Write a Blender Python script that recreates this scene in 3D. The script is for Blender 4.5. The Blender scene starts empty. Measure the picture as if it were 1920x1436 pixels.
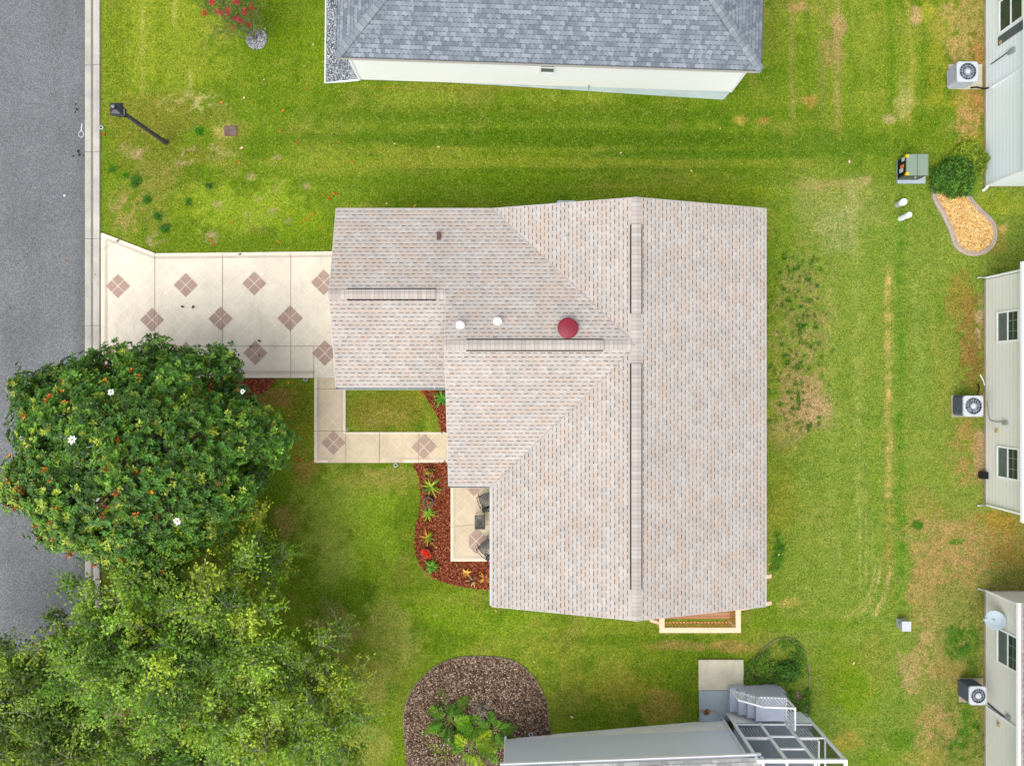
import bpy, math, random
import numpy as np
from mathutils import Vector, Matrix
R = math.radians
random.seed(7); rng = np.random.default_rng(7)
scene = bpy.context.scene
COL = scene.collection

# ------------------------------------------------------------------ camera, sky, sun, exposure
H = 28.0                      # flying height of the camera above the street
F = 1331.0                    # focal length in photo pixels (1920 wide)
cam_d = bpy.data.cameras.new('camera'); cam = bpy.data.objects.new('camera', cam_d); COL.objects.link(cam)
cam.location = (0, 0, H); cam.rotation_euler = (0, 0, 0)
cam_d.sensor_width = 36; cam_d.lens = F/1920*36; cam_d.clip_start = 0.1; cam_d.clip_end = 2000
scene.camera = cam
SUN_EL, SUN_AZ = R(60), R(212)     # azimuth clockwise from +Y (top of the picture)
world = bpy.data.worlds.new('World'); scene.world = world; world.use_nodes = True
wt = world.node_tree; wt.nodes.clear()
sky = wt.nodes.new('ShaderNodeTexSky'); sky.sky_type = 'NISHITA'; sky.sun_disc = False
sky.sun_elevation = SUN_EL; sky.sun_rotation = SUN_AZ; sky.dust_density = 4.0; sky.air_density = 1.0; sky.ozone_density = 1.0
hs = wt.nodes.new('ShaderNodeHueSaturation'); hs.inputs['Saturation'].default_value = 0.32
bgn = wt.nodes.new('ShaderNodeBackground'); bgn.inputs['Strength'].default_value = 0.15
wo = wt.nodes.new('ShaderNodeOutputWorld')
wt.links.new(sky.outputs[0], hs.inputs['Color']); wt.links.new(hs.outputs[0], bgn.inputs['Color']); wt.links.new(bgn.outputs[0], wo.inputs['Surface'])
sun_d = bpy.data.lights.new('sun', 'SUN'); sun_d.energy = 0.65; sun_d.angle = R(50); sun_d.color = (1.0, 0.95, 0.88)
sun = bpy.data.objects.new('sun', sun_d); COL.objects.link(sun)
sd = Vector((math.sin(SUN_AZ)*math.cos(SUN_EL), math.cos(SUN_AZ)*math.cos(SUN_EL), math.sin(SUN_EL)))
sun.rotation_euler = sd.to_track_quat('Z', 'Y').to_euler(); sun.location = sd*60
scene.view_settings.view_transform = 'Standard'; scene.view_settings.look = 'None'
scene.view_settings.exposure = 0.88; scene.view_settings.gamma = 1.0; scene.view_settings.use_curve_mapping = False

# ------------------------------------------------------------------ coordinates
def gz(x):                    # the plot falls gently away from the street
    x = np.clip((np.asarray(x, float)+3.0)/14.0, 0, 1)
    return -0.85*(x*x*(3-2*x)*0.35 + x*0.65)
def P(px, py, z):             # photo pixel at a known world height
    k = (H-z)/F
    return ((px-960)*k, (718-py)*k, z)
def G(px, py, dz=0.0):        # photo pixel on the ground
    z = 0.0
    for _ in range(6):
        x = (px-960)*(H-z-dz)/F; z = float(gz(x))
    return P(px, py, z+dz)

# ------------------------------------------------------------------ colour and materials
def lin(c): c = c/255.0; return c/12.92 if c <= 0.04045 else ((c+0.055)/1.055)**2.4
def s(r, g, b, k=0.8): return (lin(r)*k, lin(g)*k, lin(b)*k, 1.0)
class NT:
    def __init__(self, name, rough=0.8, spec=0.3):
        self.m = bpy.data.materials.new(name); self.m.use_nodes = True
        self.t = self.m.node_tree; self.b = self.t.nodes['Principled BSDF']
        self.b.inputs['Roughness'].default_value = rough; self.b.inputs['Specular IOR Level'].default_value = spec
        self._uv = None
    def n(self, typ, **kw):
        nd = self.t.nodes.new('ShaderNode'+typ)
        for k, v in kw.items(): setattr(nd, k, v)
        return nd
    def l(self, a, b): self.t.links.new(a, b)
    def val(self, sock, v):
        if hasattr(v, 'is_output') or isinstance(v, bpy.types.NodeSocket): self.l(v, sock)
        else: sock.default_value = v
    def math(self, op, a, b=0.0, c=0.0):
        nd = self.n('Math', operation=op)
        self.val(nd.inputs[0], a); self.val(nd.inputs[1], b); self.val(nd.inputs[2], c)
        return nd.outputs[0]
    def obj(self): return self.n('TexCoord').outputs['Object']
    def geo(self): return self.n('NewGeometry').outputs['Position']
    def uv(self): return self.n('UVMap').outputs[0]
    def sep(self, v): nd = self.n('SeparateXYZ'); self.l(v, nd.inputs[0]); return nd.outputs
    def comb(self, x, y, z=0.0):
        nd = self.n('CombineXYZ'); self.val(nd.inputs[0], x); self.val(nd.inputs[1], y); self.val(nd.inputs[2], z); return nd.outputs[0]
    def noise(self, vec, scale, detail=3, rough=0.6, dist=0.0):
        nd = self.n('TexNoise'); self.l(vec, nd.inputs['Vector']); nd.inputs['Scale'].default_value = scale
        nd.inputs['Detail'].default_value = detail; nd.inputs['Roughness'].default_value = rough; nd.inputs['Distortion'].default_value = dist
        return nd.outputs['Fac']
    def vor(self, vec, scale, feature='F1', out='Distance'):
        nd = self.n('TexVoronoi', feature=feature); self.l(vec, nd.inputs['Vector']); nd.inputs['Scale'].default_value = scale
        return nd.outputs[out]
    def white(self, vec): nd = self.n('TexWhiteNoise', noise_dimensions='3D'); self.l(vec, nd.inputs['Vector']); return nd.outputs['Value']
    def ramp(self, f, *stops):
        nd = self.n('ValToRGB'); self.l(f, nd.inputs[0]); e = nd.color_ramp.elements
        while len(e) < len(stops): e.new(0.5)
        for el, (p, c) in zip(e, stops):
            el.position = p; el.color = c if not isinstance(c, (int, float)) else (c, c, c, 1)
        return nd.outputs[0]
    def mix(self, f, a, b, mode='MIX'):
        nd = self.n('Mix', data_type='RGBA', blend_type=mode)
        self.val(nd.inputs[0], f); self.val(nd.inputs[6], a); self.val(nd.inputs[7], b)
        return nd.outputs[2]
    def scale_vec(self, v, sx, sy, sz=1, rot=0):
        nd = self.n('Mapping'); self.l(v, nd.inputs[0]); nd.inputs['Scale'].default_value = (sx, sy, sz); nd.inputs['Rotation'].default_value = (0, 0, rot)
        return nd.outputs[0]
    def color(self, c): self.val(self.b.inputs['Base Color'], c); return self
    def bump(self, h, strength=0.3, dist=0.02):
        nd = self.n('Bump'); nd.inputs['Strength'].default_value = strength; nd.inputs['Distance'].default_value = dist
        self.l(h, nd.inputs['Height']); self.l(nd.outputs[0], self.b.inputs['Normal']); return self
def plain(name, c, rough=0.6, spec=0.3, var=0.12, scale=3.0, metal=0.0, bump=0.0):
    n = NT(name, rough, spec); v = n.obj()
    f = n.noise(v, scale, 5, 0.65)
    dk = tuple(x*(1-var) for x in c[:3])+(1,); lt = tuple(min(1, x*(1+var)) for x in c[:3])+(1,)
    n.color(n.ramp(f, (0.3, dk), (0.7, lt))); n.b.inputs['Metallic'].default_value = metal
    if bump: n.bump(n.noise(v, scale*8, 3), bump, 0.01)
    return n.m

def m_shingle(name, c0, c1, tan, dash, dash_len=0.55, dash_h=0.2, tabw=0.235, rowh=0.142, tabvar=0.5, tanamt=0.8):
    n = NT(name, 0.95, 0.1); x, y, _ = n.sep(n.uv())[:3]
    vr = n.math('DIVIDE', y, rowh); row = n.math('FLOOR', vr); fv = n.math('FRACT', vr)
    off = n.white(n.comb(row, 3.7)); alt = n.math('MULTIPLY', n.math('MODULO', n.math('ABSOLUTE', row), 2.0), 0.5)
    ux = n.math('ADD', n.math('DIVIDE', x, tabw), n.math('ADD', alt, n.math('MULTIPLY', off, 0.45)))
    col = n.math('FLOOR', ux); fu = n.math('FRACT', ux)
    cr = n.white(n.comb(col, row, 1.3)); cr2 = n.white(n.comb(col, row, 9.1)); cr3 = n.white(n.comb(n.math('FLOOR', n.math('DIVIDE', ux, 2.0)), row, 5.5))
    base = n.mix(n.math('MULTIPLY', cr, tabvar), c0, c1)
    big = n.noise(n.comb(x, y), 1.7, 5, 0.8)
    tf = n.math('MULTIPLY', n.math('GREATER_THAN', n.math('ADD', n.math('MULTIPLY', cr3, 0.6), big), 0.90), tanamt)
    base = n.mix(n.math('MULTIPLY', tf, n.math('ADD', 0.4, n.math('MULTIPLY', cr2, 0.6))), base, tan)
    gran = n.noise(n.comb(x, y), 38.0, 2, 0.7)
    base = n.mix(1.0, base, n.ramp(gran, (0.25, 0.82), (0.75, 1.12)), 'MULTIPLY')
    wash = n.noise(n.comb(x, n.math('MULTIPLY', y, 0.35)), 0.55, 4, 0.6)
    base = n.mix(1.0, base, n.ramp(wash, (0.3, 0.93), (0.7, 1.06)), 'MULTIPLY')
    d = n.math('MULTIPLY', n.math('LESS_THAN', fv, dash_h), n.math('LESS_THAN', fu, n.math('ADD', dash_len-0.12, n.math('MULTIPLY', cr2, 0.24))))  # dashes: shadow slots and dark tab edges, painted into the colour
    d = n.math('MULTIPLY', d, n.math('ADD', 0.6, n.math('MULTIPLY', cr, 0.4)))
    line = n.math('MULTIPLY', n.math('LESS_THAN', fv, 0.1), 0.25)
    n.color(n.mix(n.math('MAXIMUM', d, line), base, dash))
    n.bump(n.math('ADD', n.math('SUBTRACT', 1.0, fv), n.math('MULTIPLY', gran, 0.3)), 0.35, 0.01)
    return n.m
def m_cap(name, c0, c1, dash):
    n = NT(name, 0.95, 0.1); x, y, _ = n.sep(n.uv())[:3]
    r = n.math('DIVIDE', x, 0.145); k = n.math('FLOOR', r); f = n.math('FRACT', r)
    b = n.mix(n.white(n.comb(k, 1.0)), c0, c1)
    b = n.mix(1.0, b, n.ramp(n.noise(n.comb(x, y), 30, 2), (0.3, 0.88), (0.7, 1.1)), 'MULTIPLY')
    n.color(n.mix(n.math('MULTIPLY', n.math('LESS_THAN', f, 0.16), 0.35), b, dash)); n.bump(f, 0.3, 0.01)
    return n.m
def m_siding(name, c, lap=0.11, line=0.45, dirt=0.12):
    n = NT(name, 0.55, 0.3); g = n.geo(); x, y, z = n.sep(g)[:3]
    f = n.math('FRACT', n.math('DIVIDE', n.math('ADD', z, 20.0), lap))
    st = n.noise(n.scale_vec(g, 1, 1, 0.25), 1.6, 4); gr = n.noise(g, 14.0, 3)
    b = n.mix(n.math('MULTIPLY', st, dirt), c, tuple(v*0.6 for v in c[:3])+(1,))
    b = n.mix(n.math('MULTIPLY', gr, 0.03), b, (0.3, 0.3, 0.3, 1))
    n.color(n.mix(n.math('MULTIPLY', n.math('LESS_THAN', f, 0.16), line), b, tuple(v*0.45 for v in c[:3])+(1,)))
    n.bump(f, 0.5, 0.012)
    return n.m
def m_attr(name, rough=0.6, spec=0.3, trans=0.0, shade=0.35, scale=6.0):
    n = NT(name, rough, spec); a = n.n('Attribute', attribute_name='col')
    f = n.noise(n.geo(), scale, 3)
    n.color(n.mix(1.0, a.outputs['Color'], n.ramp(f, (0.25, 1-shade), (0.75, 1+shade)), 'MULTIPLY'))
    if trans:
        tr = n.n('BsdfTranslucent'); n.l(n.mix(1.0, a.outputs['Color'], (1.6, 1.7, 0.9, 1), 'MULTIPLY'), tr.inputs['Color'])
        mx = n.n('MixShader'); mx.inputs[0].default_value = trans
        out = [x for x in n.t.nodes if x.type == 'OUTPUT_MATERIAL'][0]
        n.l(n.b.outputs[0], mx.inputs[1]); n.l(tr.outputs[0], mx.inputs[2]); n.l(mx.outputs[0], out.inputs['Surface'])
    return n.m
def m_asphalt():
    n = NT('asphalt', 0.9, 0.2); g = n.geo()
    a = n.noise(g, 30.0, 4, 0.75); v = n.vor(g, 34.0, 'F1', 'Color'); b = n.noise(g, 0.35, 4, 0.6)
    sp = n.math('ADD', n.math('MULTIPLY', a, 0.6), n.math('MULTIPLY', n.sep(v)[0], 0.4))
    c = n.ramp(sp, (0.26, s(92, 96, 98)), (0.5, s(114, 117, 119)), (0.76, s(146, 149, 150)))
    c = n.mix(1.0, c, n.ramp(b, (0.3, 0.84), (0.7, 1.1)), 'MULTIPLY')
    c = n.mix(1.0, c, n.ramp(n.noise(n.scale_vec(g, 0.55, 0.04), 1.0, 4, 0.6), (0.3, 0.88), (0.7, 1.08)), 'MULTIPLY')
    x, y, z = n.sep(g)[:3]                      # dark oily strip beside the gutter
    e = n.math('MULTIPLY', n.ramp(n.math('ADD', n.math('MULTIPLY', n.noise(n.scale_vec(g, 3, 0.5), 1.0, 4), 0.7), n.math('MULTIPLY', n.math('ADD', x, 17.4), 0.8)), (0.35, 0.0), (0.75, 1.0)), 0.30)
    n.color(n.mix(e, c, s(72, 72, 74))); n.bump(a, 0.5, 0.01); return n.m
def m_concrete(name, c, spot=0.25, scale=1.2, joints=None, tile=None, tilec=None):
    n = NT(name, 0.85, 0.2); g = n.geo()
    a = n.noise(g, scale, 5, 0.7); b = n.noise(g, 18.0, 3, 0.7)
    dk = tuple(v*(1-spot) for v in c[:3])+(1,)
    col = n.mix(n.ramp(a, (0.35, 0.0), (0.7, 1.0)), c, dk)
    col = n.mix(1.0, col, n.ramp(b, (0.3, 0.93), (0.7, 1.05)), 'MULTIPLY')
    if tile:                                    # faint scored tiles laid at 45 degrees
        r = n.scale_vec(g, 1/tile, 1/tile, 1, R(45)); x, y, _ = n.sep(r)[:3]
        w = 0.05
        ln = n.math('MAXIMUM', n.math('LESS_THAN', n.math('FRACT', x), w), n.math('LESS_THAN', n.math('FRACT', y), w))
        cell = n.white(n.comb(n.math('FLOOR', x), n.math('FLOOR', y)))
        col = n.mix(n.math('MULTIPLY', cell, 0.16), col, tuple(v*0.7 for v in c[:3])+(1,))
        fade = n.ramp(n.noise(g, 0.8, 2), (0.35, 0.25), (0.65, 0.85))
        col = n.mix(n.math('MULTIPLY', ln, fade), col, tilec)
    if joints:
        x, y, _ = n.sep(g)[:3]
        j = n.math('FRACT', n.math('DIVIDE', n.math('ADD', y, 100.0+joints[1]), joints[0]))
        col = n.mix(n.math('MULTIPLY', n.math('LESS_THAN', j, 0.007), 0.75), col, (0.06, 0.055, 0.05, 1))
    st = n.noise(n.scale_vec(g, 1, 0.22, 1, 0.12), 2.3, 5, 0.75, 0.4)
    col = n.mix(n.ramp(st, (0.52, 0.0), (0.78, 0.38)), col, tuple(v*0.5 for v in c[:3])+(1,))
    n.color(col); n.bump(b, 0.2, 0.01); return n.m
def m_chips(name, *cols, scale=22.0):
    n = NT(name, 0.95, 0.1); g = n.geo()
    v = n.vor(n.scale_vec(g, 1, 0.8, 1, 0.5), scale, 'F1', 'Color'); f = n.sep(v)[0]; b = n.noise(g, 2.0, 4)
    c = n.ramp(f, *[(i/(len(cols)-1)*0.9+0.05, q) for i, q in enumerate(cols)])
    n.color(n.mix(1.0, c, n.ramp(b, (0.3, 0.75), (0.7, 1.15)), 'MULTIPLY')); n.bump(n.vor(g, scale), 0.8, 0.03); return n.m
def m_lawn():
    n = NT('lawn_turf', 0.95, 0.05); g = n.geo(); a = n.n('Attribute', attribute_name='col')
    f1 = n.noise(g, 13.0, 4, 0.75, 0.6); f2 = n.noise(g, 45.0, 2, 0.7); f3 = n.noise(g, 3.2, 3, 0.6)
    k = n.math('ADD', n.math('MULTIPLY', f1, 0.7), n.math('MULTIPLY', f2, 0.3))
    c = n.mix(1.0, a.outputs['Color'], n.ramp(k, (0.35, (0.32, 0.44, 0.22, 1)), (0.5, (0.88, 0.91, 0.80, 1)), (0.65, (1.8, 1.55, 2.5, 1))), 'MULTIPLY')
    c = n.mix(1.0, c, n.ramp(f3, (0.32, (0.76, 0.86, 0.72, 1)), (0.68, (1.2, 1.10, 1.15, 1))), 'MULTIPLY')
    n.color(c); n.bump(k, 0.7, 0.03); return n.m
def m_screen():
    n = NT('insect_screen', 0.7, 0.2); n.color((0.03, 0.035, 0.04, 1))
    tr = n.n('BsdfTransparent'); mx = n.n('MixShader'); mx.inputs[0].default_value = 0.55
    out = [x for x in n.t.nodes if x.type == 'OUTPUT_MATERIAL'][0]
    n.l(n.b.outputs[0], mx.inputs[1]); n.l(tr.outputs[0], mx.inputs[2]); n.l(mx.outputs[0], out.inputs['Surface']); return n.m
def m_wood(name, c0, c1, plank=0.14, axis=1):
    n = NT(name, 0.75, 0.2); g = n.geo(); q = n.sep(g)
    k = n.math('DIVIDE', n.math('ADD', q[axis], 50.0), plank); f = n.math('FRACT', k)
    gr = n.noise(n.scale_vec(g, 1 if axis == 1 else 14, 14 if axis == 1 else 1), 2.0, 4)
    c = n.mix(n.math('ADD', n.math('MULTIPLY', n.white(n.comb(n.math('FLOOR', k), 2.0)), 0.5), n.math('MULTIPLY', gr, 0.5)), c0, c1)
    n.color(n.mix(n.math('MULTIPLY', n.math('LESS_THAN', f, 0.09), 0.8), c, (0.06, 0.04, 0.03, 1))); n.bump(gr, 0.2, 0.01); return n.m
def m_glass(name, c): n = NT(name, 0.12, 0.6); n.color(n.mix(n.noise(n.geo(), 2.5, 3), c, tuple(v*0.55 for v in c[:3])+(1,))); return n.m

M = dict(
 shingle=m_shingle('weathered_tan_shingle', s(204, 197, 190, .73), s(186, 179, 172, .73), s(202, 181, 163, .73), s(108, 98, 92, .72), 0.60, 0.23, 0.235, 0.142, 0.85, 0.7),
 cap=m_cap('shingle_ridge', s(202, 194, 186, .72), s(184, 175, 167, .72), s(110, 95, 88)),
 gshingle=m_shingle('grey_shingle', s(108, 117, 126), s(150, 158, 166), s(102, 110, 119), s(64, 72, 81), 0.55, 0.17, 0.155, 0.15, 1.0, 0.4),
 gcap=m_cap('grey_ridge', s(146, 154, 160), s(120, 128, 136), s(60, 66, 72)),
 gshingle2=m_shingle('mixed_grey_shingle', s(150, 152, 152), s(190, 190, 186), s(125, 120, 116), s(95, 95, 98), 0.9, 0.14, 0.26, 0.142, 1.0, 0.6),
 eshingle=m_shingle('brown_grey_shingle', s(165, 155, 148), s(190, 180, 172), s(150, 130, 115), s(90, 82, 80), 0.6, 0.2),
 white=plain('white_paint', s(248, 250, 255, .88), 0.45, 0.3, 0.03), fascia=plain('fascia_white', s(210, 206, 202, .7), 0.5, 0.3, 0.05),
 wsiding=m_siding('white_siding', s(252, 253, 255, .99), 0.2, 0.12, 0.02), bsiding=m_siding('pale_blue_siding', s(236, 246, 252, .95), 0.2, 0.3, 0.08),
 gsiding=m_siding('blue_grey_siding', s(230, 240, 255, .99), 0.11, 0.18, 0.02), tsiding=m_siding('beige_siding', s(238, 238, 232, .92), 0.2, 0.28, 0.12), tsiding2=m_siding('warm_grey_siding', s(234, 233, 227, .9), 0.24, 0.10, 0.18), msiding=m_siding('cream_siding', s(224, 216, 200), 0.12, 0.4, 0.15),
 skirt=plain('foundation_paint', s(214, 230, 238, .9), 0.8, 0.2, 0.12, 1.5), pskirt=plain('foundation_pale', s(246, 250, 250, .95), 0.8, 0.2, 0.1, 1.5), tskirt=plain('foundation_tan', s(170, 160, 135), 0.9, 0.2, 0.2, 2.5),
 asphalt=m_asphalt(), gutterc=m_concrete('kerb_concrete', s(204, 199, 188, .75), 0.3, 0.9, joints=(3.42, 0.35)),
 gutterd=m_concrete('kerb_concrete_stained', s(146, 142, 134, .75), 0.35, 1.6, joints=(3.42, 0.35)),
 drive=m_concrete('tinted_concrete', s(240, 230, 208), 0.15, 0.9, tile=0.357, tilec=s(244, 238, 224)), drivew=m_concrete('worn_tinted_concrete', s(228, 210, 180), 0.22, 1.1, tile=0.357, tilec=s(238, 222, 194)),
 border=m_concrete('edge_concrete', s(244, 230, 208), 0.1, 1.0), band=m_concrete('band_concrete', s(212, 200, 182), 0.2, 1.2), tile=m_concrete('brown_inlay', s(186, 160, 144), 0.16, 2.0), grout=m_concrete('grout', s(240, 226, 206), 0.06, 2.0),
 joint=plain('joint_dark', s(140, 124, 106), 0.95, 0.1), slab=m_concrete('stained_slab', s(216, 210, 186), 0.25, 1.1), bslab=m_concrete('blue_grey_slab', s(178, 192, 200), 0.14, 1.3), step=m_concrete('step_paint', s(208, 214, 234), 0.12, 1.8),
 redmulch=m_chips('red_mulch', s(92, 46, 28), s(150, 80, 50), s(124, 60, 38), s(178, 106, 74)), brownmulch=m_chips('brown_mulch', s(66, 50, 38), s(130, 106, 88), s(98, 76, 60), s(174, 152, 132)),
 goldmulch=m_chips('golden_mulch', s(216, 170, 96), s(240, 204, 136), s(228, 188, 116), s(248, 220, 160)), gravel=m_chips('grey_gravel', s(96, 102, 112), s(170, 174, 182), s(128, 134, 144), s(205, 208, 212)), edging=plain('edging_block', s(176, 160, 148), 0.9, 0.1, 0.2, 9.0, bump=.4),
 chips=m_attr('chips', 0.95, 0.1, 0, 0.1), lawn=m_lawn(), blade=m_attr('grass_blade', 0.8, 0.15, 0.15, 0.1),
 leaf=m_attr('glossy_leaf', 0.45, 0.35, 0.12, 0.3, 1.2), oakleaf=m_attr('small_leaf', 0.55, 0.3, 0.25, 0.3, 0.9), petal=m_attr('petal', 0.6, 0.2, 0.2, 0.1),
 bark=plain('bark', s(150, 140, 128), 0.95, 0.1, 0.35, 5.0, bump=.6), twig=plain('pale_twig', s(152, 150, 140), 0.95, 0.1, 0.25, 5.0),
 black=plain('black_metal', s(30, 34, 44), 0.4, 0.5, 0.2), postgrey=plain('weathered_post', s(84, 82, 82), 0.7, 0.3, 0.25, 6.0), dark=plain('dark', s(30, 30, 32), 0.8, 0.2), darkline=plain('vent_slot', s(60, 52, 50), 0.9, 0.1), 
 iron=plain('cast_iron', s(52, 62, 64), 0.5, 0.4, 0.2), acgrey=plain('unit_grey', s(200, 206, 214), 0.5, 0.4, 0.05), acdark=plain('unit_dark', s(78, 84, 94), 0.6, 0.3, 0.15), fan=plain('fan_blade', s(96, 112, 132), 0.5, 0.4), acside=plain('unit_side', s(160, 166, 172), 0.6, 0.3, 0.1),
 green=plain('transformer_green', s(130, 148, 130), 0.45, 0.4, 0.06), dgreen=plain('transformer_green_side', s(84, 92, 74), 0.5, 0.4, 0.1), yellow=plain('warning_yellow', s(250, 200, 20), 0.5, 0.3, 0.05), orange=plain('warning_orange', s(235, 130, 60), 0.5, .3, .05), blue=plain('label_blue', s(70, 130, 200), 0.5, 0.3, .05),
 pvc=plain('grey_pvc', s(190, 198, 196, .75), 0.5, 0.3, 0.08, 4), maroon=plain('maroon_vent', s(140, 30, 50, .7), 0.5, 0.4, 0.06), brown=plain('brown_vent', s(96, 66, 60), 0.6, 0.3), tan=plain('tan_vent', s(200, 176, 120), 0.6, 0.3),
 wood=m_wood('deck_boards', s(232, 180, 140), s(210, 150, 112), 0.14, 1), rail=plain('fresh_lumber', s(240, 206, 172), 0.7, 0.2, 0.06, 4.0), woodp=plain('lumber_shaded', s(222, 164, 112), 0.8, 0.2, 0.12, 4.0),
 screen=m_screen(), porch=plain('porch_floor', s(120, 130, 138), 0.8, 0.2, 0.1), glass=m_glass('window_glass', (0.03, 0.06, 0.05, 1)), glassg=m_glass('screened_glass', (0.13, 0.17, 0.17, 1)), shutter=plain('shutter', s(92, 98, 106), 0.6, 0.3), dish=plain('dish_grey', s(186, 202, 212), 0.45, 0.3, 0.04),
 galv=plain('galvanised', s(150, 160, 162), 0.5, 0.5, 0.1, metal=0.0), cover=plain('meter_lid', s(112, 98, 92), 0.9, 0.2, 0.3, 8), soil=plain('soil', s(70, 52, 40), 0.95, 0.1, 0.3, 12), pot=plain('terracotta', s(128, 84, 70), 0.8, 0.2, 0.2, 6), potb=plain('glazed_pot', s(112, 98, 94), 0.6, 0.3, 0.2, 6), whitep=plain('painted_mark', s(206, 210, 214), 0.8, 0.2, 0.05), door=plain('door_paint', s(230, 228, 220), 0.5, 0.3, .04), stain=plain('tar_spot', s(44, 42, 42), 0.8, 0.3, .2),
)

# ------------------------------------------------------------------ object helpers
def tag(o, label=None, cat=None, group=None, kind=None):
    if label: o['label'] = label
    if cat: o['category'] = cat
    if group: o['group'] = group
    if kind: o['kind'] = kind
    return o
def thing(name, label, cat, loc=(0, 0, 0), rz=0.0, group=None):
    o = bpy.data.objects.new(name, None); COL.objects.link(o); o.location = loc; o.rotation_euler = (0, 0, rz); o.empty_display_size = 0.2
    return tag(o, label, cat, group)
def origin(o):
    v = Vector((0, 0, 0))
    while o is not None: v = v + o.location; o = o.parent
    return v
def copy_tree(o, parent=None):
    kids = list(o.children); c = o.copy(); COL.objects.link(c); c.parent = parent
    for k in kids: copy_tree(k, c)
    return c
def arr_mesh(name, V, Fc, mat, cols=None, parent=None, smooth=False):
    V = np.asarray(V, np.float32); Fc = np.asarray(Fc, np.int32); me = bpy.data.meshes.new(name)
    if parent is not None: V = V-np.array(origin(parent), np.float32)
    me.vertices.add(len(V)); me.vertices.foreach_set('co', V.ravel())
    nf, k = Fc.shape; me.loops.add(nf*k); me.loops.foreach_set('vertex_index', Fc.ravel())
    me.polygons.add(nf); me.polygons.foreach_set('loop_start', np.arange(0, nf*k, k, dtype=np.int32))
    if smooth: me.polygons.foreach_set('use_smooth', np.ones(nf, bool))
    me.update(calc_edges=True)
    if cols is not None:
        a = me.color_attributes.new('col', 'FLOAT_COLOR', 'POINT'); c = np.ones((len(V), 4), np.float32); c[:, :3] = cols
        a.data.foreach_set('color', c.ravel())
    me.materials.append(mat); me.validate()
    o = bpy.data.objects.new(name, me); COL.objects.link(o); o.parent = parent
    return o
class MB:
    def __init__(self): self.v = []; self.f = []; self.m = []; self.uvs = []; self.smooth = []
    def face(self, pts, mi=0, uv=None, sm=False):
        i = len(self.v); self.v += [tuple(p) for p in pts]; self.f.append(tuple(range(i, i+len(pts)))); self.m.append(mi); self.uvs.append(uv); self.smooth.append(sm)
    def box(self, x0, x1, y0, y1, z0, z1, mi=0, rot=None, about=None, bottom=True, top=None):
        c = [(x0, y0, z0), (x1, y0, z0), (x1, y1, z0), (x0, y1, z0), (x0, y0, z1), (x1, y0, z1), (x1, y1, z1), (x0, y1, z1)]
        if rot is not None:
            a = Vector(about if about is not None else ((x0+x1)/2, (y0+y1)/2, (z0+z1)/2)); c = [tuple(a+rot@(Vector(p)-a)) for p in c]
        tm = mi if top is None else top
        for q, mm in (((4, 5, 6, 7), tm), ((0, 1, 5, 4), mi), ((1, 2, 6, 5), mi), ((2, 3, 7, 6), mi), ((3, 0, 4, 7), mi)): self.face([c[k] for k in q], mm)
        if bottom: self.face([c[k] for k in (3, 2, 1, 0)], mi)
        return self
    def bar(self, a, b, w, h=None, mi=0, up=(0, 0, 1)):
        a = Vector(a); b = Vector(b); h = h or w; d = (b-a).normalized(); u = Vector(up)
        if abs(d.dot(u)) > 0.98: u = Vector((0, 1, 0))
        sx = d.cross(u).normalized()*w/2; sy = sx.cross(d).normalized()*h/2
        r = [p+q for p in (a, b) for q in (-sx-sy, sx-sy, sx+sy, -sx+sy)]
        for q in ((0, 1, 5, 4), (1, 2, 6, 5), (2, 3, 7, 6), (3, 0, 4, 7), (3, 2, 1, 0), (4, 5, 6, 7)): self.face([r[k] for k in q], mi)
        return self
    def tube(self, pts, rad, n=8, mi=0, caps=True):
        pts = [Vector(p) for p in pts]; rad = rad if isinstance(rad, (list, tuple)) else [rad]*len(pts); rings = []
        for i, p in enumerate(pts):
            d = (pts[min(i+1, len(pts)-1)]-pts[max(i-1, 0)]).normalized(); u = Vector((0, 0, 1)) if abs(d.z) < 0.95 else Vector((1, 0, 0))
            a = d.cross(u).normalized(); b = d.cross(a)
            rings.append([p+(a*math.cos(t)+b*math.sin(t))*rad[i] for t in [2*math.pi*k/n for k in range(n)]])
        for r0, r1 in zip(rings, rings[1:]):
            for k in range(n): self.face([r0[k], r1[k], r1[(k+1) % n], r0[(k+1) % n]], mi, sm=True)
        if caps: self.face(rings[0], mi); self.face(rings[-1][::-1], mi)
        return self
    def lathe(self, c, prof, n=20, mi=0, ax=None):
        c = Vector(c); rings = []
        for r, z in prof:
            rr = [Vector((r*math.cos(2*math.pi*k/n), r*math.sin(2*math.pi*k/n), z)) for k in range(n)]
            rings.append([c+(ax@p if ax else p) for p in rr])
        for r0, r1 in zip(rings, rings[1:]):
            for k in range(n): self.face([r0[k], r0[(k+1) % n], r1[(k+1) % n], r1[k]], mi, sm=True)
        self.face(rings[0][::-1], mi); self.face(rings[-1], mi)
        return self
    def poly(self, pts, z=None, mi=0): self.face(pts, mi); return self
    def prism(self, pts, depth, mi=0, side=None):     # top polygon plus skirt going down
        self.face(pts, mi); sd_ = mi if side is None else side
        for a, b in zip(pts, list(pts[1:])+[pts[0]]):
            self.face([a, (a[0], a[1], a[2]-depth), (b[0], b[1], b[2]-depth), b], sd_)
        return self
    def roof(self, pts, udir, mi=0):
        u = Vector(udir).normalized(); p = [Vector(q) for q in pts]
        nrm = Vector((0, 0, 0))
        for i in range(1, len(p)-1): nrm += (p[i]-p[0]).cross(p[i+1]-p[0])
        if nrm.z < 0: p = p[::-1]; nrm = -nrm
        v = nrm.normalized().cross(u)
        if v.z < 0: v = -v
        self.face(p, mi, [(q.dot(u), q.dot(v)) for q in p]); return self
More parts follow.
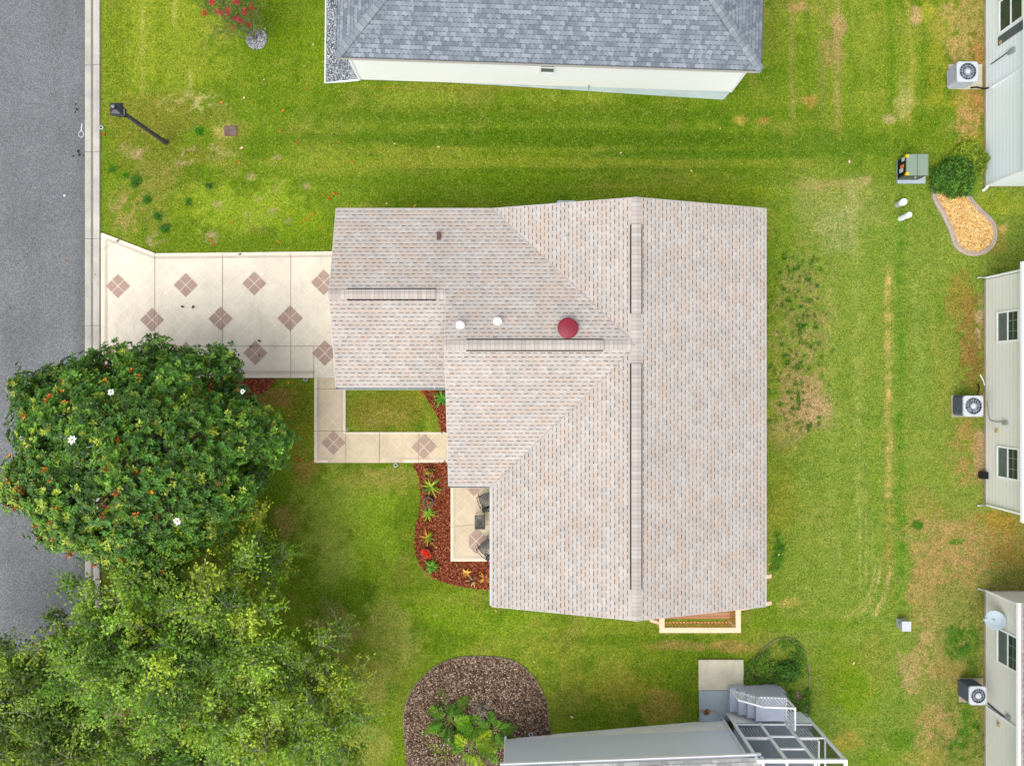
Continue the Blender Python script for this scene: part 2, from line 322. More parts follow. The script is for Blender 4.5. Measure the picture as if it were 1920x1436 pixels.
    def build(self, name, mats, parent=None):
        me = bpy.data.meshes.new(name); o0 = origin(parent) if parent is not None else Vector((0, 0, 0))
        me.from_pydata([tuple(Vector(v)-o0) for v in self.v], [], self.f)
        if not isinstance(mats, (list, tuple)): mats = [mats]
        for m in mats: me.materials.append(m)
        me.polygons.foreach_set('material_index', self.m); me.polygons.foreach_set('use_smooth', self.smooth)
        if any(u is not None for u in self.uvs):
            L = me.uv_layers.new(name='UVMap')
            for pg, u in zip(me.polygons, self.uvs):
                if u is not None:
                    for li, q in zip(pg.loop_indices, u): L.data[li].uv = q
        me.update(); o = bpy.data.objects.new(name, me); COL.objects.link(o); o.parent = parent
        return o
def smooth_path(pts, n=6, closed=True):
    out = []; k = len(pts)
    for i in range(k if closed else k-1):
        g = lambda j: np.array(pts[j % k] if closed else pts[min(max(j, 0), k-1)], float)
        a, b, c, d = g(i-1), g(i), g(i+1), g(i+2)
        for t in np.linspace(0, 1, n, endpoint=False):
            out.append(tuple(0.5*((2*b)+(-a+c)*t+(2*a-5*b+4*c-d)*t*t+(-a+3*b-3*c+d)*t**3)))
    if not closed: out.append(tuple(pts[-1]))
    return out
def inpoly(x, y, poly):
    ins = np.zeros(np.shape(x), bool); n = len(poly); j = n-1
    for i in range(n):
        xi, yi = poly[i][:2]; xj, yj = poly[j][:2]
        c = ((yi > y) != (yj > y)) & (x < (xj-xi)*(y-yi)/((yj-yi) if yj != yi else 1e-9)+xi); ins ^= c; j = i
    return ins
def sheet(mb, pts, dz, mi=0):   # pts in photo pixels; laid on the ground, triangulated fan-safe via small strips
    mb.face([G(x, y, dz) for x, y in pts][::-1], mi)

# value noise
def vnoise(x, y, sc, seed=0):
    x = np.asarray(x)/sc; y = np.asarray(y)/sc; xi = np.floor(x).astype(int); yi = np.floor(y).astype(int); fx = x-xi; fy = y-yi
    fx = fx*fx*(3-2*fx); fy = fy*fy*(3-2*fy)
    def h(a, b):
        q = (a*374761393+b*668265263+seed*982451653) & 0x7fffffff; q = ((q ^ (q >> 13))*1274126177) & 0x7fffffff
        return ((q ^ (q >> 16)) & 0xffff)/65535.0
    return (h(xi, yi)*(1-fx)+h(xi+1, yi)*fx)*(1-fy)+(h(xi, yi+1)*(1-fx)+h(xi+1, yi+1)*fx)*fy
def fbm(x, y, sc, seed=0, o=4):
    t = 0; a = 1; w = 0
    for i in range(o): t = t+a*vnoise(x, y, sc/2**i, seed+i*17); w += a; a *= 0.55
    return t/w

# ------------------------------------------------------------------ the ground
DRIVE = [(187, 436), (290, 474), (640, 470), (640, 700), (588, 708), (187, 712)]
WALK = [(588, 700), (648, 700), (648, 810), (850, 810), (850, 868), (589, 868)]
PATIO = [(846, 905), (960, 905), (960, 1052), (846, 1052)]
RED_BED = smooth_path([(775, 869), (810, 868), (852, 868), (862, 930), (868, 1030), (935, 1042), (940, 1100), (900, 1104), (850, 1096), (810, 1082), (786, 1056), (777, 1025), (779, 990), (786, 960), (788, 925), (784, 890)], 4)
RED_TOP = [(781, 722), (845, 722), (845, 812), (828, 812), (820, 780), (802, 750)]
RED_LEFT = smooth_path([(396, 712), (455, 707), (512, 709), (505, 728), (478, 741), (440, 742), (400, 740)], 4)
BROWN_BED = smooth_path([(772, 1450), (760, 1395), (758, 1335), (775, 1290), (812, 1252), (855, 1233), (910, 1230), (962, 1238), (1000, 1268), (1022, 1310), (1029, 1350), (1032, 1376), (1000, 1392), (952, 1400), (960, 1470), (860, 1480)], 5)
KIDNEY = smooth_path([(1767, 332), (1752, 350), (1752, 372), (1768, 402), (1782, 432), (1792, 460), (1812, 474), (1836, 475), (1857, 461), (1864, 438), (1856, 415), (1834, 393), (1815, 370), (1806, 345), (1796, 322), (1780, 318)], 6)
ISLAND = smooth_path([(1392, 1262), (1420, 1222), (1458, 1197), (1488, 1199), (1510, 1226), (1517, 1275), (1516, 1340), (1480, 1350), (1440, 1330), (1396, 1300)], 5)
GRAVEL = [(612, -40), (610, 157), (674, 151), (675, 130), (640, 95), (640, -40)]

fine_x = np.arange(-23.0, 23.01, 0.085); fine_y = np.arange(-17.5, 17.51, 0.085)
far = lambda a: np.concatenate([-np.array([900, 400, 180, 90, 55, 38, 29])+0.0, a, np.array([29, 38, 55, 90, 180, 400, 900])])
gx, gy = np.meshgrid(far(fine_x), far(fine_y)); gzv = gz(gx)
PXg = 960+gx*F/(H-gzv); PYg = 718-gy*F/(H-gzv)
def srgb(c): c = np.array(c, float)/255; return np.where(c <= 0.04045, c/12.92, ((c+0.055)/1.055)**2.4)
def grass_colour(px, py):
    shp = px.shape; C = np.zeros(shp+(3,))
    n1 = fbm(px, py, 160, 1); n2 = fbm(px, py, 46, 2); n3 = fbm(px, py, 16, 3, 3); n4 = fbm(px, py, 9, 5, 2)
    def sm(a, b, v): t = np.clip((v-a)/(b-a), 0, 1); return t*t*(3-2*t)
    def mixc(c, w): C[:] = C*(1-w[..., None])+srgb(c)*w[..., None]
    C[:] = srgb((112, 142, 32))
    mixc((130, 152, 48), sm(0.4, 0.65, n1)); mixc((92, 128, 22), sm(0.5, 0.75, n2)*0.7)
    mixc((142, 146, 66), sm(0.55, 0.75, fbm(px, py, 60, 9))*0.5)
    # broad tone of the right-hand yard: paler and greyer
    wr = sm(1400, 1520, px)*sm(250, 400, py); mixc((132, 156, 72), wr*0.55)
    mixc((146, 140, 84), sm(1690, 1760, px)*sm(900, 1000, py)*0.55)
    def blob(cx, cy, rx, ry, c, st, soft=0.5, nz=0.9, rot=0.0, brk=0.0):
        dx = px-cx; dy = py-cy
        if rot: cr, sr = math.cos(rot), math.sin(rot); dx, dy = dx*cr+dy*sr, -dx*sr+dy*cr
        d = np.sqrt((dx/rx)**2+(dy/ry)**2)+nz*((n2-0.5)*0.8+(n3-0.5)*1.2)
        w = sm(0, soft, 1-d)*st
        if brk: w = w*sm(brk-0.12, brk+0.12, n4*0.5+n3*0.5)
        mixc(c, w)
    # mown bands running across between the houses
    for cx, cy, rx, ry, c, st in [(1000, 215, 620, 26, (88, 124, 24), .75), (980, 258, 620, 24, (80, 120, 18), .8), (1000, 205, 420, 12, (120, 134, 42), .3), (900, 305, 700, 16, (138, 156, 48), .65), (820, 338, 560, 15, (98, 136, 20), .7), (760, 365, 600, 22, (104, 142, 28), .6),
        (1290, 290, 320, 12, (84, 126, 24), .8), (1250, 262, 320, 22, (88, 122, 24), .7), (1330, 360, 330, 18, (126, 152, 34), .6), (900, 165, 420, 8, (140, 140, 56), .5), (560, 130, 120, 90, (116, 146, 24), .4), (1100, 320, 520, 8, (90, 128, 20), .6), (760, 282, 300, 8, (140, 152, 50), .4)]: blob(cx, cy, rx, ry, c, st, 0.6, 0.35)
    # upper-left lawn
    blob(320, 80, 150, 130, (146, 166, 48), .7); blob(500, 60, 60, 120, (104, 138, 20), .6); blob(215, 120, 30, 130, (112, 136, 28), .5)
    for x0, w0, y0, y1, c, st in [(225, 8, -20, 180, (118, 138, 30), .5), (266, 9, -20, 190, (172, 178, 84), .65), (326, 8, -20, 60, (180, 186, 96), .7), (356, 7, 120, 185, (186, 186, 116), .55), (388, 5, 60, 110, (176, 172, 100), .5), (300, 14, -20, 200, (120, 146, 28), .4), (560, 12, -20, 180, (92, 128, 14), .5), (450, 10, 80, 200, (138, 158, 46), .4)]:
        dx = np.abs(px-x0+(n2-0.5)*10)/w0; w = sm(1, 0, dx)*sm(y0, y0+30, py)*sm(y1, y1-30, py)*st*(0.3+1.2*n3); mixc(c, np.clip(w, 0, 1))
    blob(360, 192, 90, 26, (206, 202, 140), .75, brk=.53); blob(310, 215, 110, 50, (136, 136, 56), .55); blob(300, 300, 110, 60, (122, 128, 48), .6); blob(255, 230, 60, 60, (128, 130, 50), .5)
    blob(390, 285, 70, 22, (180, 172, 120), .5, brk=.53); blob(250, 285, 30, 16, (172, 168, 110), .35)
    blob(280, 350, 90, 60, (152, 146, 78), .55, .6, 1.0, brk=.45); blob(240, 405, 50, 40, (182, 160, 110), .6, brk=.48); blob(350, 385, 40, 40, (128, 150, 34), .5)
    for x, y, r in [(256, 340, 13), (276, 375, 10), (310, 428, 10), (296, 405, 9), (392, 350, 9), (355, 378, 8), (236, 330, 9), (210, 318, 8), (375, 245, 12)]: blob(x, y, r, r, (48, 112, 20), .95, .4, .5)
    blob(470, 390, 130, 60, (150, 176, 52), .75); blob(560, 420, 60, 40, (122, 158, 24), .6)
    for x, y, r in [(521, 352, 9), (508, 398, 12), (540, 415, 9), (396, 445, 14), (470, 330, 8), (292, 448, 14), (485, 372, 8), (410, 385, 8), (520, 300, 9), (465, 403, 7), (575, 350, 8), (350, 296, 16), (255, 288, 14)]: blob(x, y, r*1.7, r*1.3, (190, 164, 140), .7, .8, 1.2, brk=.50)
    blob(420, 245, 26, 17, (188, 180, 104), .7)
    # upper-right yard
    for x0, w0, c, st in [(1450, 14, (108, 132, 40), .5), (1485, 10, (160, 152, 90), .5), (1512, 12, (100, 134, 30), .5), (1540, 14, (150, 146, 84), .4), (1568, 12, (172, 158, 104), .6), (1592, 9, (112, 144, 44), .6), (1625, 20, (140, 158, 60), .5), (1668, 16, (96, 138, 26), .6), (1706, 9, (176, 172, 80), .6), (1730, 12, (104, 138, 26), .5)]:
        dx = np.abs(px-x0+(n2-0.5)*16)/w0; w = sm(1, 0, dx)*sm(260, 190, py)*st*(0.3+1.3*n3); mixc(c, np.clip(w, 0, 1))
    for x, y, rx, ry, c, st in [(1500, 15, 35, 18, (186, 158, 110), .7), (1572, 50, 22, 26, (190, 158, 120), .7), (1718, 28, 16, 20, (200, 170, 132), .8), (1560, 95, 26, 40, (164, 144, 96), .55), (1518, 190, 16, 14, (180, 146, 84), .7), (1695, 200, 22, 50, (182, 180, 112), .65), (1740, 20, 20, 26, (176, 178, 60), .6), (1670, 225, 16, 12, (196, 176, 132), .6), (1385, 225, 20, 12, (186, 168, 84), .7), (1428, 228, 14, 10, (190, 150, 80), .6)]: blob(x, y, rx, ry, c, st, .6)
    blob(1560, 270, 170, 30, (84, 126, 26), .7)
    blob(1808, 70, 58, 110, (190, 166, 110), .85, .3, .9, brk=.40); blob(1818, 215, 36, 62, (196, 160, 108), .85, .3, .9, brk=.40); blob(1836, 140, 20, 90, (176, 132, 76), .7); blob(1800, 40, 60, 90, (126, 140, 30), .85, brk=.60); blob(1830, 60, 30, 80, (118, 128, 34), .8, brk=.57)
    blob(1755, 130, 28, 120, (150, 160, 46), .6); blob(1795, 190, 26, 26, (142, 152, 40), .7, brk=.45); blob(1850, 270, 50, 30, (168, 164, 46), .6)
    blob(1880, 385, 60, 30, (150, 162, 44), .55); blob(1880, 430, 16, 12, (206, 178, 112), .8); blob(1866, 455, 22, 40, (176, 148, 84), .45)
    # lawn behind the main house
    blob(1560, 390, 120, 60, (146, 160, 84), .75); blob(1545, 345, 90, 14, (172, 158, 104), .6, brk=.42); blob(1600, 400, 16, 90, (164, 170, 110), .5); blob(1620, 340, 16, 12, (186, 168, 124), .6)
    blob(1570, 430, 40, 50, (156, 168, 112), .5); blob(1470, 430, 30, 90, (116, 150, 36), .6)
    blob(1505, 600, 72, 130, (168, 152, 104), .85, .5, .8, brk=.47); blob(1500, 740, 60, 90, (180, 152, 114), .85, .5, .8, brk=.44); blob(1530, 760, 45, 55, (184, 160, 122), .85, .6, .8); blob(1480, 810, 50, 40, (160, 150, 96), .5)
    blob(1495, 620, 66, 130, (96, 134, 22), .8, .5, .8, brk=.58)
    for _ in range(90):
        x = rng.normal(1495, 32); y = rng.uniform(475, 800); r = rng.uniform(2.5, 5.5)
        if x > 1440: d = np.sqrt(((px-x)/r)**2+((py-y)/r)**2); mixc((46, 100, 22), sm(1.25, .7, d)*0.9)
    for x0, w0, y0, y1, c, st in [(1665, 8, 470, 960, (196, 178, 112), .85), (1666, 9, 930, 1120, (174, 144, 88), .75), (1689, 11, 380, 1160, (78, 136, 26), .85), (1640, 10, 380, 1060, (124, 158, 52), .6), (1610, 14, 400, 1040, (158, 176, 92), .55), (1590, 8, 450, 1050, (124, 154, 58), .5), (1560, 16, 480, 1100, (150, 172, 84), .45), (1722, 16, 470, 800, (142, 166, 84), .6), (1750, 8, 560, 700, (176, 168, 96), .6), (1762, 12, 520, 800, (104, 146, 34), .6),
        (1613, 2.4, 950, 1120, (196, 196, 128), .8), (1624, 2.4, 900, 1110, (190, 188, 120), .75), (1636, 2.6, 960, 1080, (186, 190, 120), .6), (1574, 3, 960, 1130, (164, 178, 110), .5), (1550, 5, 900, 1060, (156, 166, 92), .4), (1603, 2, 750, 980, (170, 182, 104), .5)]:
        dx = np.abs(px-x0+(n2-0.5)*min(8, w0*1.2))/w0; w = sm(1.25, 0.1, dx)*sm(y0, y0+60, py)*sm(y1, y1-40, py)*st*(0.02+1.4*n3*n4*1.6); mixc(c, np.clip(w, 0, 1))
    for cx, cy, rr, w0, a0, a1 in [(1565, 1065, 75, 3.0, -0.1, 1.45), (1558, 1058, 92, 3.0, 0.0, 1.1), (1560, 1060, 108, 5.0, 0.0, 0.9)]:   # turning marks of the mower
        an = np.arctan2(py-cy, px-cx); d = np.abs(np.hypot((px-cx)/1.0, (py-cy)/1.25)-rr)/w0
        mixc((194, 186, 122), sm(1.4, .1, d)*((an > a0) & (an < a1))*0.7*np.clip(n3*n4*3.0-.1, 0, 1))
    # beside the tan houses
    blob(1820, 640, 32, 125, (144, 116, 66), .9, .5, .9, brk=.40); blob(1836, 600, 12, 60, (206, 184, 158), .7, brk=.5); blob(1805, 560, 36, 60, (148, 130, 60), .6); blob(1812, 840, 42, 90, (172, 144, 92), .8, .5, .9, brk=.44); blob(1838, 850, 12, 90, (190, 160, 128), .7, .5)
    blob(1770, 720, 26, 120, (142, 150, 70), .5); blob(1800, 1035, 115, 84, (172, 148, 98), .9, .5, .9, brk=.40); blob(1885, 1030, 60, 60, (160, 132, 66), .7, .5, .9, brk=.42); blob(1875, 975, 60, 24, (160, 132, 52), .7); blob(1760, 985, 50, 40, (168, 150, 92), .7); blob(1735, 945, 40, 40, (150, 146, 76), .5)
    blob(1775, 960, 50, 24, (124, 142, 32), .8, brk=.52); blob(1722, 985, 12, 9, (50, 118, 24), .9); blob(1795, 1015, 16, 6, (84, 132, 26), .85, rot=-.3); blob(1728, 1100, 44, 60, (168, 148, 94), .75, .5)
    blob(1800, 1200, 48, 60, (64, 118, 26), .85, .4, .8, brk=.46); blob(1740, 1210, 34, 90, (184, 160, 112), .8, .5, .8, brk=.46); blob(1705, 1260, 26, 60, (180, 160, 112), .75, .5, .9); blob(1790, 1260, 40, 30, (160, 140, 84), .6); blob(1800, 1370, 56, 80, (66, 122, 26), .85, .4, .9, brk=.48); blob(1750, 1370, 50, 70, (176, 152, 104), .8, .5, .9, brk=.46); blob(1730, 1420, 50, 20, (150, 150, 70), .7)
    blob(1822, 1290, 18, 110, (86, 128, 28), .6); blob(1690, 1390, 30, 30, (80, 130, 24), .7); blob(1600, 1285, 62, 80, (116, 154, 20), .8, .6, .6); blob(1560, 1250, 60, 60, (122, 150, 36), .6); blob(1640, 1240, 40, 60, (142, 150, 66), .55); blob(1590, 1390, 44, 24, (166, 156, 72), .7); blob(1640, 1420, 50, 20, (110, 148, 26), .6)
    blob(1460, 1040, 20, 50, (66, 124, 22), .9, .4, .7, brk=.44); blob(1458, 1000, 10, 30, (60, 120, 22), .8, brk=.45); blob(1470, 930, 30, 90, (132, 144, 46), .6); blob(1530, 1090, 80, 90, (128, 152, 60), .5); blob(1480, 1130, 30, 14, (184, 174, 96), .7, brk=.44); blob(1500, 1170, 200, 16, (112, 148, 30), .6, .6, .4)
    # strip below the deck and the lower lawn
    blob(1190, 1200, 180, 14, (96, 132, 24), .7, .6, .4); blob(1150, 1290, 110, 50, (152, 152, 60), .7, .6); blob(1235, 1330, 60, 36, (172, 150, 80), .6, .6); blob(1120, 1340, 80, 12, (104, 134, 30), .6); blob(1280, 1210, 90, 13, (160, 144, 84), .75, .6, .7); blob(1360, 1212, 60, 14, (176, 150, 90), .7); blob(1100, 1270, 60, 30, (126, 148, 40), .5); blob(1290, 1270, 18, 90, (104, 134, 30), .6)
    blob(640, 960, 90, 120, (150, 172, 70), .7); blob(700, 1000, 60, 160, (136, 172, 42), .7, .6); blob(620, 1050, 60, 70, (160, 180, 80), .7, .8); blob(780, 1150, 140, 30, (136, 168, 40), .6); blob(650, 1110, 60, 34, (112, 150, 36), .5, .8); blob(870, 1165, 160, 36, (118, 156, 28), .6); blob(740, 1190, 80, 70, (160, 170, 84), .7, .6); blob(620, 1180, 60, 70, (166, 156, 100), .7, .6); blob(700, 1280, 50, 60, (158, 164, 84), .7); blob(735, 1310, 18, 60, (110, 146, 38), .6)
    blob(700, 900, 90, 30, (148, 156, 66), .6); blob(720, 890, 70, 20, (162, 160, 84), .5); blob(820, 1120, 80, 16, (134, 160, 50), .5)
    blob(555, 790, 40, 90, (128, 132, 42), .7); blob(566, 760, 30, 50, (110, 128, 28), .5); blob(520, 745, 40, 30, (150, 124, 70), .8); blob(530, 985, 30, 55, (176, 156, 94), .7, .8); blob(480, 1040, 50, 30, (160, 128, 76), .8); blob(580, 880, 30, 30, (154, 128, 70), .6)
    blob(730, 770, 95, 50, (132, 132, 50), .8, .5, .3); blob(720, 780, 70, 26, (168, 152, 92), .6, .6, .9, brk=.48); blob(780, 735, 30, 12, (146, 150, 40), .6)
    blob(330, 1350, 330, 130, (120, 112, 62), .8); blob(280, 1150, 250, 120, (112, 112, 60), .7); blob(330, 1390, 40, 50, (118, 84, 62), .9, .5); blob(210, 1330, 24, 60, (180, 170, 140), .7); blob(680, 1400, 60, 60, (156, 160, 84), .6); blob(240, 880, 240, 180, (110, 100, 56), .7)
    # thin brown line where turf meets paving and beds
    g_ = C.sum(-1, keepdims=True)/3; C = C*1.0; C[..., 0] *= 1.04; C[..., 1] *= 0.98; C[..., 2] *= 0.85
    return C
OUT = np.zeros(gx.shape+(3,)); OUT[:] = grass_colour(PXg, PYg)*0.73
fade = (np.abs(gx) > 24) | (np.abs(gy) > 18.5); OUT[fade] = srgb((116, 142, 44))*0.8
ny, nx = gx.shape; ii = np.arange(ny*nx).reshape(ny, nx)
quads = np.stack([ii[:-1, :-1], ii[:-1, 1:], ii[1:, 1:], ii[1:, :-1]], -1).reshape(-1, 4)
lawn = arr_mesh('ground', np.stack([gx, gy, gzv], -1).reshape(-1, 3), quads, M['lawn'], OUT.reshape(-1, 3), smooth=True)
tag(lawn, kind='structure')

# grass blades that stand in the turf
NB = 430000
bx = rng.uniform(-17.2, 21.5, NB); by = rng.uniform(-15.8, 15.8, NB)
bz = gz(bx); pxb = 960+bx*F/(H-bz); pyb = 718-by*F/(H-bz)
keep = (pxb > 191) & (pxb < 1960)
for poly in (DRIVE, WALK, PATIO, RED_BED, RED_TOP, RED_LEFT, BROWN_BED, KIDNEY, GRAVEL, [(640, 410), (1415, 410), (1415, 1110), (945, 1110), (945, 890), (850, 890), (850, 700), (650, 700)], [(660, -60), (675, 150), (1357, 190), (1420, -60)], [(1310, 1236), (1395, 1236), (1395, 1290), (1478, 1290), (1478, 1340), (1528, 1340), (1600, 1500), (945, 1500), (948, 1384), (1311, 1354)], [(1850, -60), (1850, 350), (1990, 350), (1990, -60)], [(1846, 524), (1990, 524), (1990, 944), (1846, 944)], [(1846, 1108), (1990, 1108), (1990, 1500), (1846, 1500)], [(1776, 120), (1842, 120), (1842, 170), (1776, 170)], [(1681, 298), (1736, 298), (1736, 347), (1681, 347)], [(1782, 740), (1845, 740), (1845, 783), (1782, 783)]):
    keep &= ~inpoly(pxb, pyb, poly)
bx, by, bz, pxb, pyb = bx[keep], by[keep], bz[keep], pxb[keep], pyb[keep]; nb = len(bx)
cb = grass_colour(pxb, pyb)*0.73*np.clip(rng.normal(0.98, 0.38, nb), 0.3, 2.2)[:, None]
warm = rng.random(nb) < 0.22; cb[warm] = cb[warm]*0.5+np.array(srgb((206, 194, 112)))*0.46
th = rng.uniform(0, 2*math.pi, nb); ln = rng.uniform(0.03, 0.085, nb); wd = rng.uniform(0.005, 0.012, nb); ht = rng.uniform(0.012, 0.045, nb)
dx, dy = np.cos(th), np.sin(th); base = np.stack([bx, by, bz], 1)
V = np.stack([base+np.stack([-dy*wd, dx*wd, 0*wd], 1), base-np.stack([-dy*wd, dx*wd, 0*wd], 1), base+np.stack([dx*ln, dy*ln, ht], 1)], 1).reshape(-1, 3)
gb = arr_mesh('grass', V, np.arange(nb*3).reshape(-1, 3), M['blade'], np.repeat(cb, 3, 0))
tag(gb, 'short mown grass blades of the green lawn around the houses', 'grass', kind='stuff')

# road and kerb
mb = MB(); mb.face([(-80, -400, .004), (-16.83, -400, .004), (-16.83, 400, .004), (-80, 400, .004)]); road = mb.build('road', M['asphalt']); tag(road, kind='structure')
def xroad(px): return (px-960)*H/F
mb = MB(); prof = [(159.5, .005, 0), (166, .002+.006, 0), (170.5, -.0+.004, 1), (175, .004, 0), (181, .05, 0), (188.5, .075, 0), (189.0, -.02, 0)]
for (a, za, mi), (b, zb, _) in zip(prof, prof[1:]): mb.face([(xroad(a), -200, za+.004), (xroad(b), -200, zb+.004), (xroad(b), 200, zb+.004), (xroad(a), 200, za+.004)], mi)
tag(mb.build('kerb', [M['gutterc'], M['gutterd']]), kind='structure')

def diamond(mb, cx, cy, r, dz, mi, clip=None):
    k = H/F; X0, Y0, Z0 = G(cx, cy); rr = r*k; s2 = rr/2; g = 0.016
    for sx, sy in ((0, 1), (1, 0), (0, -1), (-1, 0)):
        ox, oy = X0+sx*s2, Y0+sy*s2; q = s2-g
        mb.face([(ox+q, oy, Z0+dz), (ox, oy+q, Z0+dz), (ox-q, oy, Z0+dz), (ox, oy-q, Z0+dz)], mi)
    q = rr; mb.face([(X0+q, Y0, Z0+dz-.003), (X0, Y0+q, Z0+dz-.003), (X0-q, Y0, Z0+dz-.003), (X0, Y0-q, Z0+dz-.003)], 5)
def strip(mb, pts, w, dz, mi):
    for a, b in zip(pts, pts[1:]):
        A = Vector(G(*a, dz)); B = Vector(G(*b, dz)); d = (B-A).normalized(); n = Vector((-d.y, d.x, 0))*w/2
        mb.face([A-n-d*w*.0, B-n, B+n, A+n], mi)
DM = [M['drive'], M['border'], M['band'], M['tile'], M['joint'], M['grout'], M['drivew']]
def thick(mb, pts, dz, mi): mb.prism([G(x, y, dz) for x, y in pts][::-1], dz+.05, mi)
mb = MB(); DRV = [(189, 437), (290, 475), (660, 471), (660, 650), (648, 708), (189, 708)]
thick(mb, [(189, 437), (290, 475), (660, 471), (660, 708), (189, 708)], .07, 0)
strip(mb, [(191, 439), (291, 477.5), (655, 473.5)], .10, .074, 1); strip(mb, [(189, 706), (588, 706)], .10, .074, 1); strip(mb, [(192, 440), (192, 704)], .12, .0745, 1)
strip(mb, [(200, 449), (289, 483.5), (655, 480)], .09, .075, 2); strip(mb, [(199, 450), (199, 700)], .10, .0755, 2); strip(mb, [(199, 698), (590, 698)], .13, .0757, 2)
for x in (290, 417, 545): strip(mb, [(x, 475), (x, 708)], .015, .081, 4)
strip(mb, [(195, 649), (652, 649)], .017, .0815, 4); strip(mb, [(588, 649), (588, 708)], .016, .0813, 4); strip(mb, [(189, 470), (221, 450)], .010, .081, 4)
for cx, cy in [(223, 537), (350, 535), (478, 532), (608, 530), (287, 600), (415, 598), (545, 597), (350, 664), (480, 662), (610, 662), (223, 664)]: diamond(mb, cx, cy, 23.5 if cx < 500 else 25, .078, 3)
tag(mb.build('driveway', DM), kind='structure')
mb = MB()
thick(mb, [(589, 707.8), (648, 707.8), (648, 867.5), (589, 867.5)], .067, 6); thick(mb, [(648, 810), (870, 810), (870, 867.5), (648, 867.5)], .067, 6)
strip(mb, [(591.5, 709), (591.5, 866)], .09, .071, 1); strip(mb, [(590, 865), (868, 865)], .09, .0712, 1); strip(mb, [(645.5, 728), (645.5, 811)], .09, .0714, 1); strip(mb, [(645, 812), (868, 812)], .07, .0716, 1)
strip(mb, [(597.5, 712), (597.5, 859)], .07, .072, 2); strip(mb, [(597, 859.5), (868, 859.5)], .06, .0722, 2); strip(mb, [(640.5, 730), (640.5, 812)], .04, .0723, 2)
for x in (648, 711, 785): strip(mb, [(x, 811), (x, 867)], .014, .078, 4)
for y in (729, 808): strip(mb, [(590, y), (647, y)], .014, .078, 4)
for cx, cy in [(626, 829.5), (795, 838)]: diamond(mb, cx, cy, 24, .075, 3)
tag(mb.build('walkway', DM), kind='structure')
mb = MB(); thick(mb, [(845, 880), (965, 880), (965, 1052), (845, 1052)], .12, 6)
strip(mb, [(847, 905), (847, 1052)], .09, .124, 1); strip(mb, [(846, 1050), (960, 1050)], .09, .1242, 1); strip(mb, [(853, 905), (853, 1046)], .06, .125, 2); strip(mb, [(852, 1044.5), (960, 1044.5)], .06, .1252, 2)
strip(mb, [(846, 988), (885, 984), (960, 981)], .010, .126, 4)
for cx, cy in [(893, 1013), (889, 905)]: diamond(mb, cx, cy, 25, .13, 3)
tag(mb.build('patio', DM), kind='structure')

# mulch and gravel beds: a sheet and loose chips on it
def bed(name, poly, mat, cols, nchip, label, dz=.03, size=(.03, .08), void=None):
    mb = MB(); mb.prism([G(x, y, dz) for x, y in poly][::-1], dz+.03, 0); root = mb.build(name, mat)
    xs = [p[0] for p in poly]; ys = [p[1] for p in poly]
    x = rng.uniform(min(xs), max(xs), nchip*2); y = rng.uniform(min(ys), max(ys), nchip*2); k = inpoly(x, y, poly); x, y = x[k][:nchip], y[k][:nchip]; n = len(x)
    k = (H+0.3)/F; X = (x-960)*k; Z = gz(X); X = (x-960)*(H-Z)/F; Y = (718-y)*(H-Z)/F; Z = Z+dz+rng.uniform(0.0, .025, n)
    th = rng.uniform(0, math.pi, n); L = rng.uniform(*size, n)/2; W = L*rng.uniform(.25, .6, n); t = rng.normal(0, .25, n)
    c, s_ = np.cos(th), np.sin(th); o = np.stack([X, Y, Z], 1); a = np.stack([c*L, s_*L, t*L], 1); b = np.stack([-s_*W, c*W, t*W], 1); up = np.array([0, 0, .012])
    V = np.stack([o-a-b+up, o+a-b+up, o+a+b+up, o-a+b+up, o-a-b-up, o+a-b-up, o+a+b-up, o-a+b-up], 1).reshape(-1, 3)
    bi = np.arange(n)[:, None, None]*8; f = np.array([[0, 1, 2, 3], [4, 5, 1, 0], [5, 6, 2, 1], [6, 7, 3, 2], [7, 4, 0, 3]])[None]
    cc = np.array([srgb(q) for q in cols])[rng.integers(0, len(cols), n)]*.8*rng.uniform(.75, 1.2, n)[:, None]
    o2 = arr_mesh('chips', V, (bi+f).reshape(-1, 4), M['chips'], np.repeat(cc, 8, 0), root); o2['kind'] = 'stuff'
    tag(root, label, 'mulch bed' if 'mulch' in name else 'gravel bed', kind='stuff'); return root
RC = [(154, 80, 50), (124, 56, 36), (180, 104, 70), (98, 48, 32), (190, 128, 98), (164, 84, 48)]
bed('mulch_bed', RED_BED, M['redmulch'], RC, 5200, 'red mulch bed curving around the small patio with potted plants')
bed('mulch_bed', RED_TOP, M['redmulch'], RC, 700, 'red mulch corner in the small courtyard lawn beside the roof', .02)
bed('mulch_bed', RED_LEFT, M['redmulch'], RC, 900, 'small dark red mulch patch below the driveway beside the magnolia', .02)
bed('mulch_bed', BROWN_BED, M['brownmulch'], [(140, 114, 96), (104, 80, 64), (176, 154, 134), (80, 60, 46), (196, 178, 158), (126, 96, 74)], 11000, 'large rounded brown mulch bed around the leafy plants at the bottom')
bed('mulch_bed', KIDNEY, M['goldmulch'], [(238, 196, 124), (222, 176, 100), (250, 222, 164), (196, 146, 80), (244, 206, 140)], 6000, 'golden mulch bed shaped like a kidney inside grey block edging', .05)
bed('gravel_bed', GRAVEL, M['gravel'], [(160, 166, 176), (110, 116, 128), (196, 200, 206), (90, 94, 104), (214, 216, 220)], 4500, 'grey gravel strip beside the grey roofed house', .03, (.03, .07))
bed('gravel_bed', smooth_path([(462, 78), (470, 64), (484, 56), (498, 60), (500, 76), (492, 90), (474, 92)], 4), M['gravel'], [(170, 172, 178), (120, 124, 130), (206, 206, 210)], 700, 'small round pebble ring at the foot of the flowering bush', .02, (.03, .07))
